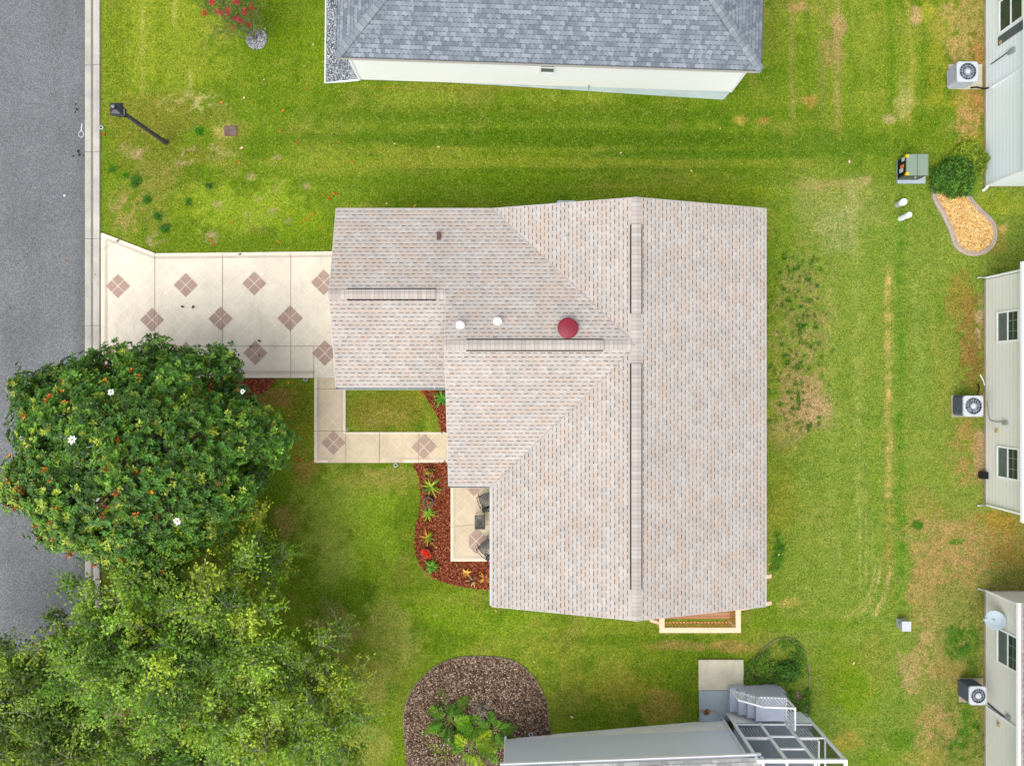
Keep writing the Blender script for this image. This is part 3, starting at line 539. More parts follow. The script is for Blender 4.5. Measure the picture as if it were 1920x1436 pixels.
bed('mulch_bed', [(1396, 1262), (1420, 1244), (1450, 1250), (1462, 1275), (1440, 1290), (1396, 1290)], M['brownmulch'], [(190, 160, 140), (140, 110, 90), (110, 120, 50), (90, 120, 40)], 500, 'patchy pinkish mulch in the planting island beside the concrete slab', .01)
bed('mulch_bed', [(1470, 1300), (1500, 1296), (1512, 1320), (1508, 1340), (1480, 1338)], M['brownmulch'], [(200, 170, 156), (150, 120, 104), (100, 130, 50)], 380, 'patchy pinkish mulch beside the white stair railing', .01)
# edgings
def edging(name, path, w, h, mat, label, closed=False):
    mb = MB(); pts = [Vector(G(x, y)) for x, y in path]; n = len(pts); L = []
    for i in range(n):
        a = pts[(i-1) % n if closed else max(i-1, 0)]; b = pts[(i+1) % n if closed else min(i+1, n-1)]; d = (b-a).normalized(); nn = Vector((-d.y, d.x, 0))
        L.append([pts[i]+nn*w*t+Vector((0, 0, z)) for t, z in ((-.5, -.03), (-.5, h*.7), (-.28, h), (0.0, h), (.04, h*.72), (.14, h*.72), (.18, h*.92), (.4, h*.9), (.5, h*.5), (.5, -.03))])
    for i in range(n if closed else n-1):
        if not closed and i == n-1: break
        for k in range(9): mb.face([L[i][k], L[(i+1) % n][k], L[(i+1) % n][k+1], L[i][k+1]])
    return tag(mb.build(name, mat), label, 'edging')
edging('garden_edging', KIDNEY, .20, .11, M['edging'], 'curved grey stone edging around the golden mulch bed', True)
edging('garden_edging', [(612, -60), (611, 60), (610, 157), (640, 154), (674, 151)], .05, .08, M['pskirt'], 'thin pale border around the grey gravel strip')
edging('garden_edging', smooth_path([(1396, 1256), (1424, 1221), (1458, 1197), (1488, 1199), (1510, 1226), (1517, 1275), (1516, 1340)], 5, False), .035, .05, M['bark'], 'thin brown edging curving around the planting island by the slab')
edging('garden_edging', smooth_path([(772, 1450), (760, 1395), (758, 1335), (775, 1290), (812, 1252), (855, 1233), (910, 1230), (962, 1238), (1000, 1268), (1022, 1310), (1029, 1350), (1035, 1376)], 5, False), .04, .045, M['bark'], 'dark thin edging around the large brown mulch bed')

# ------------------------------------------------------------------ the main house
E, K, T = 3.1, 0.31, 0.16
def gable(w0, w1): return (w0+w1)/2, E+K*(w1-w0)/2
house = thing('tan_roofed_house', 'large single-storey house with the pale tan shingle roof in the middle', 'house', (4.0, 0, float(gz(4.0))))
zr = E+K*4.81; zA = E+K*4.86; zg = E+K*3.12; yr, XW, XE, YN, YS = 4.10, -.71, 8.91, 6.11, -7.83
mb = MB(); u, v = (0, 1, 0), (1, 0, 0)
mb.roof([(yr, YS, zr), (XE, YS, E), (XE, YN, E), (yr, YN, zr)], u)
mb.roof([(yr, YS, zr), (yr, 1.20, zr), (XW, -3.61, E), (XW, YS, E)], u)
mb.roof([(XW, YN, E), (yr, YN, zr), (yr, 1.30, zr)], u)
mb.roof([(-6.17, YN, E), (XW, YN, E), (yr, 1.30, zr), (yr, 1.25, zA), (-2.22, 1.25, zA), (-2.22, 2.99, zg), (-6.17, 2.99, zg)], v)
mb.roof([(-2.22, 1.25, zA), (yr, 1.25, zA), (yr, 1.20, zr), (XW, -3.61, E), (-2.22, -3.61, E)], v)
mb.roof([(-6.17, 2.99, zg), (-6.17, -.13, E), (-2.0, -.13, E), (-2.0, 2.99, zg)], v)
roof = mb.build('roof', M['shingle'], house)
mb = MB(); t2 = .012      # fascia boards and soffits, just under the shingles
def fas(a, b, dz=T):
    a = Vector(a); b = Vector(b); d = (b-a).normalized(); n = d.cross(Vector((0, 0, 1)))
    lo = Vector((0, 0, -dz)); e = n*.02; up = Vector((0, 0, -.006))
    mb.face([a+e+up, b+e+up, b+e+lo, a+e+lo]); mb.face([a-e+lo, b-e+lo, b-e+up, a-e+up]); mb.face([a+e+up, a-e+up, b-e+up, b+e+up]); mb.face([a+e+lo, b+e+lo, b-e+lo, a-e+lo])
for a, b in [((yr, YS, zr), (XE, YS, E)), ((XE, YS, E), (XE, YN, E)), ((XE, YN, E), (yr, YN, zr)), ((yr, YN, zr), (XW, YN, E)), ((XW, YN, E), (-6.17, YN, E)), ((-6.17, YN, E), (-6.17, 2.99, zg)), ((-6.17, 2.99, zg), (-6.17, -.13, E)), ((-6.17, -.13, E), (-2.0, -.13, E)), ((-2.22, 2.99, zg), (-2.22, 1.25, zA)), ((-2.22, 1.25, zA), (-2.22, -3.61, E)), ((-2.22, -3.61, E), (XW, -3.61, E)), ((XW, -3.61, E), (XW, YS, E)), ((XW, YS, E), (yr, YS, zr))]: fas(a, b)
mb.build('fascia', M['fascia'], roof)
mb = MB()
for x0, x1, y0, y1 in [(XW+.05, XE-.05, YS+.05, YN-.05), (-2.2, XW+.05, -3.56, 1.2), (-6.12, XW+.05, -.08, YN-.05)]: mb.face([(x0, y0, E-T+.02), (x0, y1, E-T+.02), (x1, y1, E-T+.02), (x1, y0, E-T+.02)])
mb.build('soffit', M['fascia'], roof)
def ridge(a, b, k, w=.16, vent=None):
    a = Vector(a); b = Vector(b); d = (b-a).normalized(); n = Vector((-d.y, d.x, 0)); mb = MB()
    for sgn in (1, -1):
        q = [a+Vector((0, 0, .022)), b+Vector((0, 0, .022)), b+n*sgn*w+Vector((0, 0, .022-k*w)), a+n*sgn*w+Vector((0, 0, .022-k*w))]
        mb.face(q if sgn < 0 else q[::-1], 0, [((p.dot(d)), (p.dot(n))) for p in (q if sgn < 0 else q[::-1])])
    mb.build('ridge_cap', M['cap'], roof)
def rvent(a, b, k, w=.165):
    a = Vector(a); b = Vector(b); d = (b-a).normalized(); n = Vector((-d.y, d.x, 0)); mb = MB(); u0 = .075
    for sgn in (1, -1):
        q = [a+Vector((0, 0, u0)), b+Vector((0, 0, u0)), b+n*sgn*w+Vector((0, 0, u0-k*w)), a+n*sgn*w+Vector((0, 0, u0-k*w))]; q = q if sgn < 0 else q[::-1]
        mb.face(q, 0, [((p.dot(d)), (p.dot(n))) for p in q])
        o = n*sgn*w; lo_ = Vector((0, 0, .03-k*w*1.2)); fc_ = [a+o+Vector((0, 0, u0-k*w)), b+o+Vector((0, 0, u0-k*w)), b+o*1.24+lo_, a+o*1.24+lo_]; mb.face(fc_ if sgn < 0 else fc_[::-1], 1)
    for e in (a, b): mb.face([e-n*w+Vector((0, 0, -k*w)), e+n*w+Vector((0, 0, -k*w)), e+n*w+Vector((0, 0, u0-k*w)), e+Vector((0, 0, u0)), e-n*w+Vector((0, 0, u0-k*w))], 1)
    mb.build('ridge_vent', [M['cap'], M['darkline']], roof)
ridge((yr, YS-.02, zr), (yr, YN+.02, zr), K); ridge((-2.24, 1.25, zA), (yr-.15, 1.25, zA), K); ridge((-6.19, 2.99, zg), (-2.24, 2.99, zg), K)
def rx(p, z): return (p-960)*(H-z)/F
def ry(p, z): return (718-p)*(H-z)/F
rvent((yr, ry(588, zr), zr), (yr, ry(421, zr), zr), K); rvent((yr, ry(1105, zr), zr), (yr, ry(682, zr), zr), K)
rvent((rx(874, zA), 1.25, zA), (rx(1131, zA), 1.25, zA), K); rvent((rx(650, zg), 2.99, zg), (rx(817, zg), 2.99, zg), K)
def valley(a, b): MB().bar(Vector(a)+Vector((0, 0, .0)), Vector(b)+Vector((0, 0, .0)), .022, .012).build('valley_flashing', M['shingle_valley'], roof)
M['shingle_valley'] = plain('valley_line', s(172, 160, 152, .75), 0.9, 0.1, 0.2, 12)
valley((XW, -3.61, E), (yr, 1.20, zr)); valley((XW, YN, E), (yr, 1.30, zr))
def gutter(parent, a, b, mat, w=.11, h=.11, name='gutter'):
    a = Vector(a); b = Vector(b); d = (b-a).normalized(); n = d.cross(Vector((0, 0, 1))); mb = MB(); o = n*w
    lo = Vector((0, 0, -h)); top = Vector((0, 0, -.01))
    mb.face([a+o+top, b+o+top, b+o+lo, a+o+lo]); mb.face([a+o+lo, b+o+lo, b+n*.02+lo, a+n*.02+lo]); mb.face([a+o*.85+lo*.9, a+o*.85+top, b+o*.85+top, b+o*.85+lo*.9]); mb.face([a+o+top, a+o*.85+top, b+o*.85+top, b+o+top][::-1])
    mb.face([a+n*.02+lo, a+n*.02+top, a+o+top, a+o+lo]); mb.face([b+n*.02+lo, b+o+lo, b+o+top, b+n*.02+top])
    L = (b-a).length; q = .6
    while q < L-.3: p = a+d*q; mb.bar(p+top*1.5, p+o+top*1.5, .03, .012); q += .95
    return mb.build(name, mat, parent)
gutter(roof, (-6.17, -.13, E), (-2.2, -.13, E), M['pvc']); gutter(roof, (-2.2, -3.61, E), (XW, -3.61, E), M['pvc'], .07); 
gutter(roof, (XW, -3.61, E), (XW, -7.0, E), M['pvc'], -.09) if False else None
mb = MB(); mb.box(XW-.075, XW-.018, -7.80, -3.55, E-.12, E-.01); mb.build('gutter', M['pvc'], roof)
# roof furniture
mb = MB(); X, Y = rx(821, 3.6), ry(441, 3.6); zz = E+K*(6.11-Y)
mb.box(X-.045, X+.075, Y-.13, Y+.13, zz-.02, zz+.12, 0); mb.box(X-.10, X+.10, Y-.16, Y+.16, zz-.04, zz+.03, 1) if False else None; mb.build('roof_vent', [M['brown'], M['brown']], roof)
def vpipe(px, py, r, h, ax, z0, mat, flare=1.0):
    X, Y = rx(px, z0+h), ry(py, z0+h); mb = MB(); mb.lathe((X, Y, z0-.05), [(r*1.9, 0), (r*1.7, .07), (r, .09), (r, h*.65), (r*flare, h*.72), (r*flare, h+.03), (r*.55*flare, h+.05)], 16); return mb.build('vent_pipe', mat, roof)
vpipe(862, 609, .085, .30, 0, zA-K*(ry(611, 4.5)-1.25), M['white'], 1.55); vpipe(933, 602, .085, .22, 0, zA-K*(ry(603, 4.5)-1.25), M['white'], 1.55)
zz = E+K*(rx(1062, 4.0)+.71); vpipe(1062, 444, .04, .22, 0, zz, M['pvc'], 1.1)
X, Y = rx(1065, 4.6), ry(615, 4.6); zz = zA-K*(Y-1.25); mb = MB()
mb.lathe((X, Y, zz-.08), [(.20, 0), (.20, .19), (.335, .20), (.345, .23), (.335, .25), (.28, .275), (.15, .30), (.04, .31)], 32); mb.build('round_roof_vent', M['maroon'], roof)
# walls
mb = MB(); zb = -1.0
mb.box(XW+.38, XE-.38, YS+.32, YN-.32, zb, E-T+.02); mb.box(-1.9, XW+.5, -3.25, 1.0, zb, E-T+.02); mb.box(-5.85, XW+.5, .2, YN-.32, zb, E-T+.02)
for yy, sg in ((YS+.33, -1), (YN-.33, 1)):
    p = [(XW+.38, yy, E-.14), (XE-.38, yy, E-.14), (yr, yy, zr-.12)]; mb.face(p if sg < 0 else p[::-1])
mb.face([(-5.84, .2, E-.14), (-5.84, 2.99, zg-.1), (-5.84, YN-.35, E-.14)]); mb.face([(-1.9, -3.25, E-.14), (-1.9, 1.25, zA-.1), (-1.9, 5.7, E-.14)])
walls = mb.build('wall', M['msiding'], house)
mb = MB(); mb.box(-5.90, -5.855, 1.0, 5.2, -.02, 2.15); 
for k in range(4): mb.box(-5.915, -5.90, 1.06, 5.14, .05+k*.52, .50+k*.52)
mb.build('garage_door', M['door'], house)
def window(parent, c, w, h, nrm, frame, pane, rails=1, pane2=None, depth=.05, horizontal=True):
    c = Vector(c); n = Vector(nrm).normalized(); t = Vector((0, 0, 1)).cross(n).normalized(); up = Vector((0, 0, 1)); mb = MB(); fw = .07
    def slab(m_, cx, cz, ww, hh, d0, d1, mi=0):
        o = c+t*cx+up*cz; p = [o-t*ww/2-up*hh/2, o+t*ww/2-up*hh/2, o+t*ww/2+up*hh/2, o-t*ww/2+up*hh/2]
        f = [q+n*d1 for q in p]; b = [q+n*d0 for q in p]; m_.face(f, mi)
        for i in range(4): m_.face([b[i], b[(i+1) % 4], f[(i+1) % 4], f[i]], mi)
    slab(mb, 0, h/2-fw/2, w, fw, 0, depth); slab(mb, 0, -h/2+fw/2, w, fw, 0, depth); slab(mb, -w/2+fw/2, 0, fw, h-2*fw, 0, depth); slab(mb, w/2-fw/2, 0, fw, h-2*fw, 0, depth)
    if rails: slab(mb, 0, 0, w-2*fw, .045, 0, depth-.005)
    fr = mb.build('window', frame, parent); hh = (h-2*fw)/2
    for i, sz in enumerate((hh/2, -hh/2)):
        m2 = MB(); slab(m2, 0, sz, w-2*fw, hh-.01, 0, .018+.002*i); m2.build('pane', pane if i == 0 or pane2 is None else pane2, fr)
    if pane2 is not None:
        m3 = MB()
        for gx_ in (-w/6, w/6): slab(m3, gx_, hh/2, .012, hh-.02, .018, .024)
        slab(m3, 0, hh/2, w-2*fw, .012, .018, .0245); m3.build('muntin', M['pvc'], fr)
    return fr
window(house, (XW+.38, -5.4, 1.5), 1.4, 1.3, (-1, 0, 0), M['white'], M['glass'])
window(house, (XE-.38, -3.0, 1.2), 1.2, 1.3, (1, 0, 0), M['white'], M['glass']); window(house, (XE-.38, 2.5, 1.2), 1.2, 1.3, (1, 0, 0), M['white'], M['glass'])
mb = MB(); mb.box(-1.96, -1.905, -2.75, -1.8, .05, 2.1); mb.build('door', M['door'], house)

# wooden deck at the gable end
def railing(root, pts, h, mat, pitch=.115, bal=.035, post=.09, cap=.14, ends=True, pmat=None, name='baluster', low=.08):
    """pts: floor points (Vector). rails, posts and balusters, one part each kind of piece"""
    pts = [Vector(p) for p in pts]
    for a, b in zip(pts, pts[1:]):
        mb = MB(); dd_ = (b-a).normalized()*cap*.49; k_ = len([1 for q in pts if q is a]); zo = Vector((0, 0, h+.004*([(p-a).length < 1e-6 for p in pts].index(True) % 2))); mb.bar(a-dd_+zo, b+dd_+zo, cap, .035); mb.build('top_rail', mat, root)
        mb = MB(); mb.bar(a+Vector((0, 0, low)), b+Vector((0, 0, low)), .045, .06); mb.build('bottom_rail', pmat or mat, root)
        L = (b-a).length; n = int(L/pitch)
        for i in range(1, n):
            p = a.lerp(b, i/n); mb = MB(); mb.bar(p+Vector((0, 0, low)), p+Vector((0, 0, h-.02)), bal, bal); mb.build(name, pmat or mat, root)
    for p in pts: mb = MB(); mb.bar(p+Vector((0, 0, -.12)), p+Vector((0, 0, h-.03)), post, post); mb.build('post', mat, root)
zd = .62; deck = thing('wooden_deck', 'new pale lumber deck with railing poking out under the roof edge', 'deck', (6.9, -8.3, float(gz(6.9))))
dx0, dx1, dy0 = rx(1238, zd+.95)+.06, rx(1384, zd+.95)-.0, ry(1181, zd+.95)
mb = MB(); mb.box(dx0-.02, dx1+.02, dy0+.1, YS+.31, zd-.04, zd); mb.build('deck_floor', M['wood'], deck)
mb = MB(); mb.box(dx0, dx1, dy0+.14, dy0+.18, zd-.24, zd-.045); mb.box(dx0, dx0+.04, dy0+.18, YS+.3, zd-.24, zd-.045); mb.box(dx1-.04, dx1, dy0+.18, YS+.3, zd-.24, zd-.045); mb.build('rim_joist', M['woodp'], deck)
for x in (dx0+.1, dx1-.1):
    mb = MB(); mb.box(x-.05, x+.05, dy0+.2, dy0+.3, -1.1, zd-.05); mb.build('support_post', M['woodp'], deck)
railing(deck, [(dx0, YS+.1, zd), (dx0, dy0, zd), (dx1, dy0, zd), (dx1, dy0+.8, zd)], .95, M['rail'], pmat=M['woodp'], post=.06, cap=.19, bal=.04, pitch=.13)
mb = MB(); p0, p1 = Vector((dx0-.02, ry(1168, 1.3), 1.3)), Vector((rx(1221, 1.3), ry(1163, 1.3), 1.3)); mb.bar(p0, p1, .10, .05); mb.bar(p1, p1+Vector((0, 0, -.9)), .09, .09); mb.build('handrail_end', M['rail'], deck)
# deck stairs going away from the street
tops = [(dx1+.26*i, zd-.19*(i+1)) for i in range(6)]
for x, z in tops: mb = MB(); mb.box(x, x+.27, dy0+.85, YS+1.0, z-.04, z); mb.build('tread', M['wood'], deck)
for py0, py1 in ((1142, 1130), (1086, 1080)):
    a = Vector((rx(1383, 1.6), ry(py0, 1.6), 1.6)); b = Vector((rx(1446, .75), ry(py1, .75), .75)); mb = MB(); mb.bar(a, b, .14, .04); mb.build('handrail', M['rail'], deck)
    mb = MB(); mb.bar(b+Vector((-.08, 0, -.02)), b+Vector((-.08, 0, -1.6)), .09, .09); mb.build('newel_post', M['rail'], deck)

# ------------------------------------------------------------------ neighbouring houses
def wall_face(root, pts, mat, name='wall'):
    mb = MB(); mb.face(pts); return mb.build(name, mat, root)
def up_tube(root, a, b, r, mat, name, elbow=None):
    mb = MB(); pts = [a, b] if elbow is None else [elbow, a, b]; mb.tube(pts, r, 6); return mb.build(name, mat, root)

# grey roofed house at the top
EN = 3.0
nh = thing('grey_roofed_house', 'white sided house with the slate grey hip roof at the top', 'house', (1.3, 16, 0))
wl = Vector((rx(675, 0), ry(150, 0), 0)); wr = Vector((rx(1357, -.75), ry(189, -.75), -.75)); d = Vector((wr.x-wl.x, wr.y-wl.y, 0)).normalized(); n = Vector((d.y, -d.x, 0))  # n points to the viewer's side (-Y)
el = Vector((rx(630, EN), ry(107, EN), EN)); er = Vector((rx(1427, EN), ry(133, EN), EN)); de = (er-el).normalized(); be = Vector((-de.y, de.x, 0)); W = 11.5
A, B = el, er; C_, D_ = er+be*W, el+be*W; zt = EN+W/2*.42; r0 = el+de*(W/2)+be*(W/2); r0.z = zt; r1 = er-de*(W/2)+be*(W/2); r1.z = zt
mb = MB(); mb.roof([A, B, r1, r0], de); mb.roof([B, C_, r1], be); mb.roof([C_, D_, r0, r1], de); mb.roof([D_, A, r0], be); nroof = mb.build('roof', M['gshingle'], nh)
def hip(a, b, w=.15, mat='gcap', parent=None):
    a = Vector(a); b = Vector(b); d = (b-a).normalized(); nn = Vector((-d.y, d.x, 0)).normalized(); mb = MB(); u = Vector((0, 0, .05))
    for s_ in (1, -1):
        q = [a+u, b+u, b+nn*s_*w+u*.1, a+nn*s_*w+u*.1]; q = q if s_ < 0 else q[::-1]; mb.face(q, 0, [(p.dot(d)*.72, p.dot(nn)) for p in q])
    mb.build('hip_cap', M[mat], parent)
hip(A, r0, parent=nroof); hip(B, r1, parent=nroof); hip(C_, r1, parent=nroof); hip(D_, r0, parent=nroof); hip(r0, r1, parent=nroof)
mb = MB()
for a, b in ((A, B), (B, C_), (C_, D_), (D_, A)):
    lo = Vector((0, 0, -.17)); up = Vector((0, 0, -.006)); o = (b-a).normalized().cross(Vector((0, 0, 1)))*.02; mb.face([a+o+lo, b+o+lo, b+o+up, a+o+up])
mb.face([q+Vector((0, 0, -.16)) for q in (D_, C_, B, A)]); mb.build('soffit', M['fascia'], nroof)
top = EN-.16
sk = .12; wl2, wr2 = wl+n*.0, wr
bk = -n*10.6
def v3(p, z): return Vector((p.x, p.y, z))
mb = MB(); ztl, ztr = .02, .14
mb.face([v3(wl, ztl), v3(wr, ztr), v3(wr, top), v3(wl, top)]); mb.face([v3(wr, ztr), v3(wr+bk, ztr), v3(wr+bk, top), v3(wr, top)]); mb.face([v3(wl+bk, ztl), v3(wl, ztl), v3(wl, top), v3(wl+bk, top)]); mb.face([v3(wr+bk, ztr), v3(wl+bk, ztl), v3(wl+bk, top), v3(wr+bk, top)])
mb.build('wall', M['wsiding'], nh)
mb = MB(); i = n*-.025
mb.face([v3(wl+i, -1.1), v3(wr+i, -1.1), v3(wr+i, ztr), v3(wl+i, ztl)]); mb.face([v3(wr+i, -1.1), v3(wr+bk, -1.1), v3(wr+bk, ztr), v3(wr+i, ztr)]); mb.face([v3(wl+bk, -1.1), v3(wl+i, -1.1), v3(wl+i, ztl), v3(wl+bk, ztl)])
mb.build('foundation', M['skirt'], nh)
for p_, zb_ in ((wl, ztl), (wr, ztr)):
    mb = MB(); mb.bar(v3(p_+n*.015, zb_), v3(p_+n*.015, top), .10, .04, up=(0, 1, 0)); mb.build('corner_board', M['white'], nh)
# small window high in the wall
k = (H-2.1)/F; wx = (1028-960)*k; t_ = (wx-wl.x)/(wr.x-wl.x); wp = wl.lerp(wr, t_); window(nh, (wp.x, wp.y+.0, 1.72), .62, .95, (n.x, n.y, 0), M['white'], M['glassg'])
t_ = (rx(1104, .2)-wl.x)/(wr.x-wl.x); wp = wl.lerp(wr, t_); mb = MB(); mb.tube([v3(wp+n*.02, .28), v3(wp+n*.12, .28), v3(wp+n*.13, .16)], .03, 8); mb.build('tap', M['galv'], nh)

def east_house(name, label, ys, yn, wallm, roofm, skirtm, overhang=.37, hip_=False, ez=1.8):
    XWL = 19.2; base = -.85; root = thing(name, label, 'house', (24, (max(ys, -20)+min(yn, 20))/2, base))
    x1 = 30.0; mb = MB(); b0 = base+.10
    mb.face([(XWL, yn, b0), (XWL, ys, b0), (XWL, ys, ez), (XWL, yn, ez)]); mb.face([(XWL, ys, b0), (x1, ys, b0), (x1, ys, ez), ((XWL+x1)/2, ys, ez+1.7), (XWL, ys, ez)]); mb.face([(x1, yn, b0), (XWL, yn, b0), (XWL, yn, ez), ((XWL+x1)/2, yn, ez+1.7), (x1, yn, ez)]); mb.face([(x1, ys, b0), (x1, yn, b0), (x1, yn, ez), (x1, ys, ez)])
    mb.build('wall', wallm, root)
    mb = MB(); mb.box(XWL-.02, x1, ys-.02, yn+.02, base-.3, b0); mb.build('foundation', skirtm, root)
    o = overhang; xr = (XWL+x1)/2; k_ = 1.7/((x1-XWL)/2+o); zr_ = ez+1.75; mb = MB(); e0 = ez+.02
    mb.roof([(XWL-o, ys-.3, e0), (xr, ys-.3, zr_), (xr, yn+.3, zr_), (XWL-o, yn+.3, e0)], (0, 1, 0)); mb.roof([(x1+o, ys-.3, e0), (xr, ys-.3, zr_), (xr, yn+.3, zr_), (x1+o, yn+.3, e0)], (0, 1, 0)); rf = mb.build('roof', roofm, root)
    mb = MB()
    for y_ in (ys-.3, yn+.3):
        for xa in (XWL-o, x1+o): mb.bar((xa, y_, e0-.09), (xr, y_, zr_-.09), .03, .16)
    mb.box(XWL-o+.01, XWL-.003, ys-.28, yn+.28, e0-.15, e0-.12); mb.build('fascia', M['fascia'], rf)
    mb = MB(); mb.box(XWL-o-.11, XWL-o-.005, ys-.3, yn+.3, e0-.13, e0-.015); mb.box(XWL-o-.095, XWL-o-.02, ys-.27, yn+.27, e0-.014, e0-.006) if False else None; mb.build('gutter', M['white'], rf)
    return root
def spout(root, y, side, ez=1.8, kick=.35, x=19.2):
    mb = MB(); yy = y+side*.0; mb.tube([(x-.32, yy+side*.06, -.8), (x-.06, yy+side*.02, -.62), (x-.06, yy+side*.02, ez-.25), (x-.30, yy+side*.04, ez-.08)], .045, 6); return mb.build('downspout', M['white'], root)
e1 = east_house('white_house', 'white sided house at the upper right with the dark shutter beside its window', 7.98, 24.0, M['bsiding'], M['gshingle2'], M['tskirt'], overhang=.15)
e2 = east_house('beige_house', 'beige sided house in the middle of the right edge with two windows', -4.86, 4.18, M['tsiding'], M['eshingle'], M['tskirt'], overhang=.26)
e3 = east_house('warm_grey_house', 'warm grey sided house at the lower right with the dish on its wall', -24.0, -8.44, M['tsiding2'], M['eshingle'], M['tskirt'], ez=1.75)
mb = MB(); mb.bar((19.19, 7.97, -.75), (19.19, 7.97, 1.7), .07, .07); mb.build('corner_board', M['white'], e1)
mb = MB(); mb.tube([(19.12, 7.8, -.82), (19.17, 7.9, -.6)], .05, 6); mb.build('drain_elbow', M['white'], e1)
spout(e2, 4.22, 1); spout(e2, -4.90, -1); spout(e3, -8.40, 1)
XW3 = 19.2
def yw(py, px):   # height and y of a photo point on the west walls
    h_ = 19.2*F/(px-960); return (718-py)*h_/F, H-h_
for py0, py1 in ((582, 641), (838, 899)):
    yc, _ = yw((py0+py1)/2, 1893); window(e2, (XW3, yc, .55), (py1-py0)*27.4/F, 1.25, (-1, 0, 0), M['white'], M['glass'], pane2=M['glassg'])
yc, _ = yw(1218, 1890); window(e3, (XW3, yc, .55), 1.38, 1.25, (-1, 0, 0), M['white'], M['glass'], pane2=M['glassg'])
yc, zc = yw(20, 1900); window(e1, (XW3, 14.35, .72), 1.3, 1.35, (-1, 0, 0), M['white'], M['glass'])
mb = MB()
mb.box(XW3-.035, XW3, 13.28, 13.62, .0, 1.45); mb.build('shutter', M['shutter'], e1); mb = MB(); mb.box(XW3-.035, XW3, 15.08, 15.42, .0, 1.45); mb.build('shutter', M['shutter'], e1)
window(e1, (20.9, 7.98, .6), 1.0, 1.2, (0, -1, 0), M['white'], M['glass'])
# electrical and vents on the walls (parts of their houses)
def wallpt(px, py, out=.0):
    h_ = (XW3-out)*F/(px-960); return Vector((XW3-out, (718-py)*h_/F, H-h_))
def wbox(root, px, py, w, h, dpt, mat, name):
    p = wallpt(px, py, dpt); mb = MB(); mb.box(p.x, XW3, p.y-w/2, p.y+w/2, p.z-h/2, p.z+h/2); return mb.build(name, mat, root)
def wcable(root, pts, r, mat, name, out=.03):
    q = [wallpt(px, py, out) if px > 1851 else Vector(G(px, py, .05)) for px, py in pts]; mb = MB(); mb.tube(q, r, 6); return mb.build(name, mat, root)
wbox(e1, 1894, 96, .18, .30, .10, M['galv'], 'disconnect_box'); wcable(e1, [(1889, 99), (1875, 109), (1858, 121)], .018, M['dark'], 'cable')
wbox(e1, 1875, 80, .12, .12, .06, M['tan'], 'dryer_vent'); wcable(e1, [(1859, 164), (1890, 145), (1922, 124)], .05, M['bsiding'], 'line_cover'); 
wbox(e2, 1882, 793, .14, .25, .10, M['galv'], 'disconnect_box'); wcable(e2, [(1852, 752), (1853, 775), (1856, 788), (1868, 791), (1879, 791)], .016, M['galv'], 'conduit'); wbox(e2, 1867, 808, .12, .14, .08, M['tan'], 'dryer_vent')
wbox(e3, 1888, 1344, .14, .2, .09, M['galv'], 'disconnect_box'); wcable(e3, [(1852, 1318), (1866, 1330), (1884, 1344)], .02, M['dark'], 'cable'); wcable(e3, [(1853, 1326), (1880, 1345), (1911, 1367)], .05, M['white'], 'drain_pipe'); wbox(e3, 1870, 1358, .12, .14, .08, M['tan'], 'dryer_vent')
# satellite dish
p = wallpt(1852, 1157, .25); dsh = thing('satellite_dish', 'round grey satellite dish on an arm by the warm grey house wall', 'satellite dish', (19.1, p.y, p.z)); ctr = wallpt(1862, 1160, .35)+Vector((0, 0, .12))
ax = Vector((-.35, .1, .93)).to_track_quat('Z', 'Y').to_matrix()
mb = MB(); mb.lathe(ctr, [(.02, -.08), (.20, -.045), (.33, .01), (.36, .045), (.345, .045), (.20, -.02), (.02, -.05)], 28, 0, ax); mb.build('reflector', M['dish'], dsh)
mb = MB(); mb.tube([ctr, ctr+Vector((-.28, .02, -.25)), ctr+Vector((-.42, .03, .05))], .018, 6); mb.build('feed_arm', M['galv'], dsh)
mb = MB(); q = ctr+Vector((-.42, .03, .07)); mb.box(q.x-.06, q.x+.06, q.y-.05, q.y+.05, q.z-.04, q.z+.04); mb.build('feed_horn', M['dish'], dsh)
mb = MB(); mb.tube([ctr+Vector((0, 0, -.08)), ctr+Vector((.1, 0, -.4)), (19.2, ctr.y, ctr.z-.45)], .03, 6); mb.build('mast', M['galv'], dsh)

# blue-grey sided house at the bottom
sh = thing('blue_grey_house', 'blue grey sided house at the bottom edge with the white gutter', 'house', (2, -19, -.3))
fl = Vector((rx(948, 0)+0, ry(1385.6, 0), 0)); zrw = float(gz(8.5)); fr_ = Vector((rx(1357, -.62), ry(1350, -.62), zrw)); 
def lerpz(t, a, b): return a+(b-a)*t
dS = Vector((fr_.x-fl.x, fr_.y-fl.y, 0)).normalized(); nS = Vector((-dS.y, dS.x, 0)); bS = -nS; TOP = 2.75
zsl, zsr = .05, .12
mb = MB(); bk = bS*9
mb.face([v3(fr_, zsr), v3(fl, zsl), v3(fl, TOP), v3(fr_, TOP)]); mb.face([v3(fl, zsl), v3(fl+bk, zsl), v3(fl+bk, TOP), v3(fl, TOP)]); mb.face([v3(fr_+bk, zsr), v3(fr_, zsr), v3(fr_, TOP), v3(fr_+bk, TOP)]); mb.build('wall', M['gsiding'], sh)
mb = MB(); i = nS*-.02
mb.face([v3(fr_+i, -1), v3(fl+i, -1), v3(fl+i, zsl), v3(fr_+i, zsr)]); mb.face([v3(fr_+bk, -1), v3(fr_+i, -1), v3(fr_+i, zsr), v3(fr_+bk, zsr)]); mb.face([v3(fl+i, -1), v3(fl+bk, -1), v3(fl+bk, zsl), v3(fl+i, zsl)]); mb.build('foundation', M['pskirt'], sh)
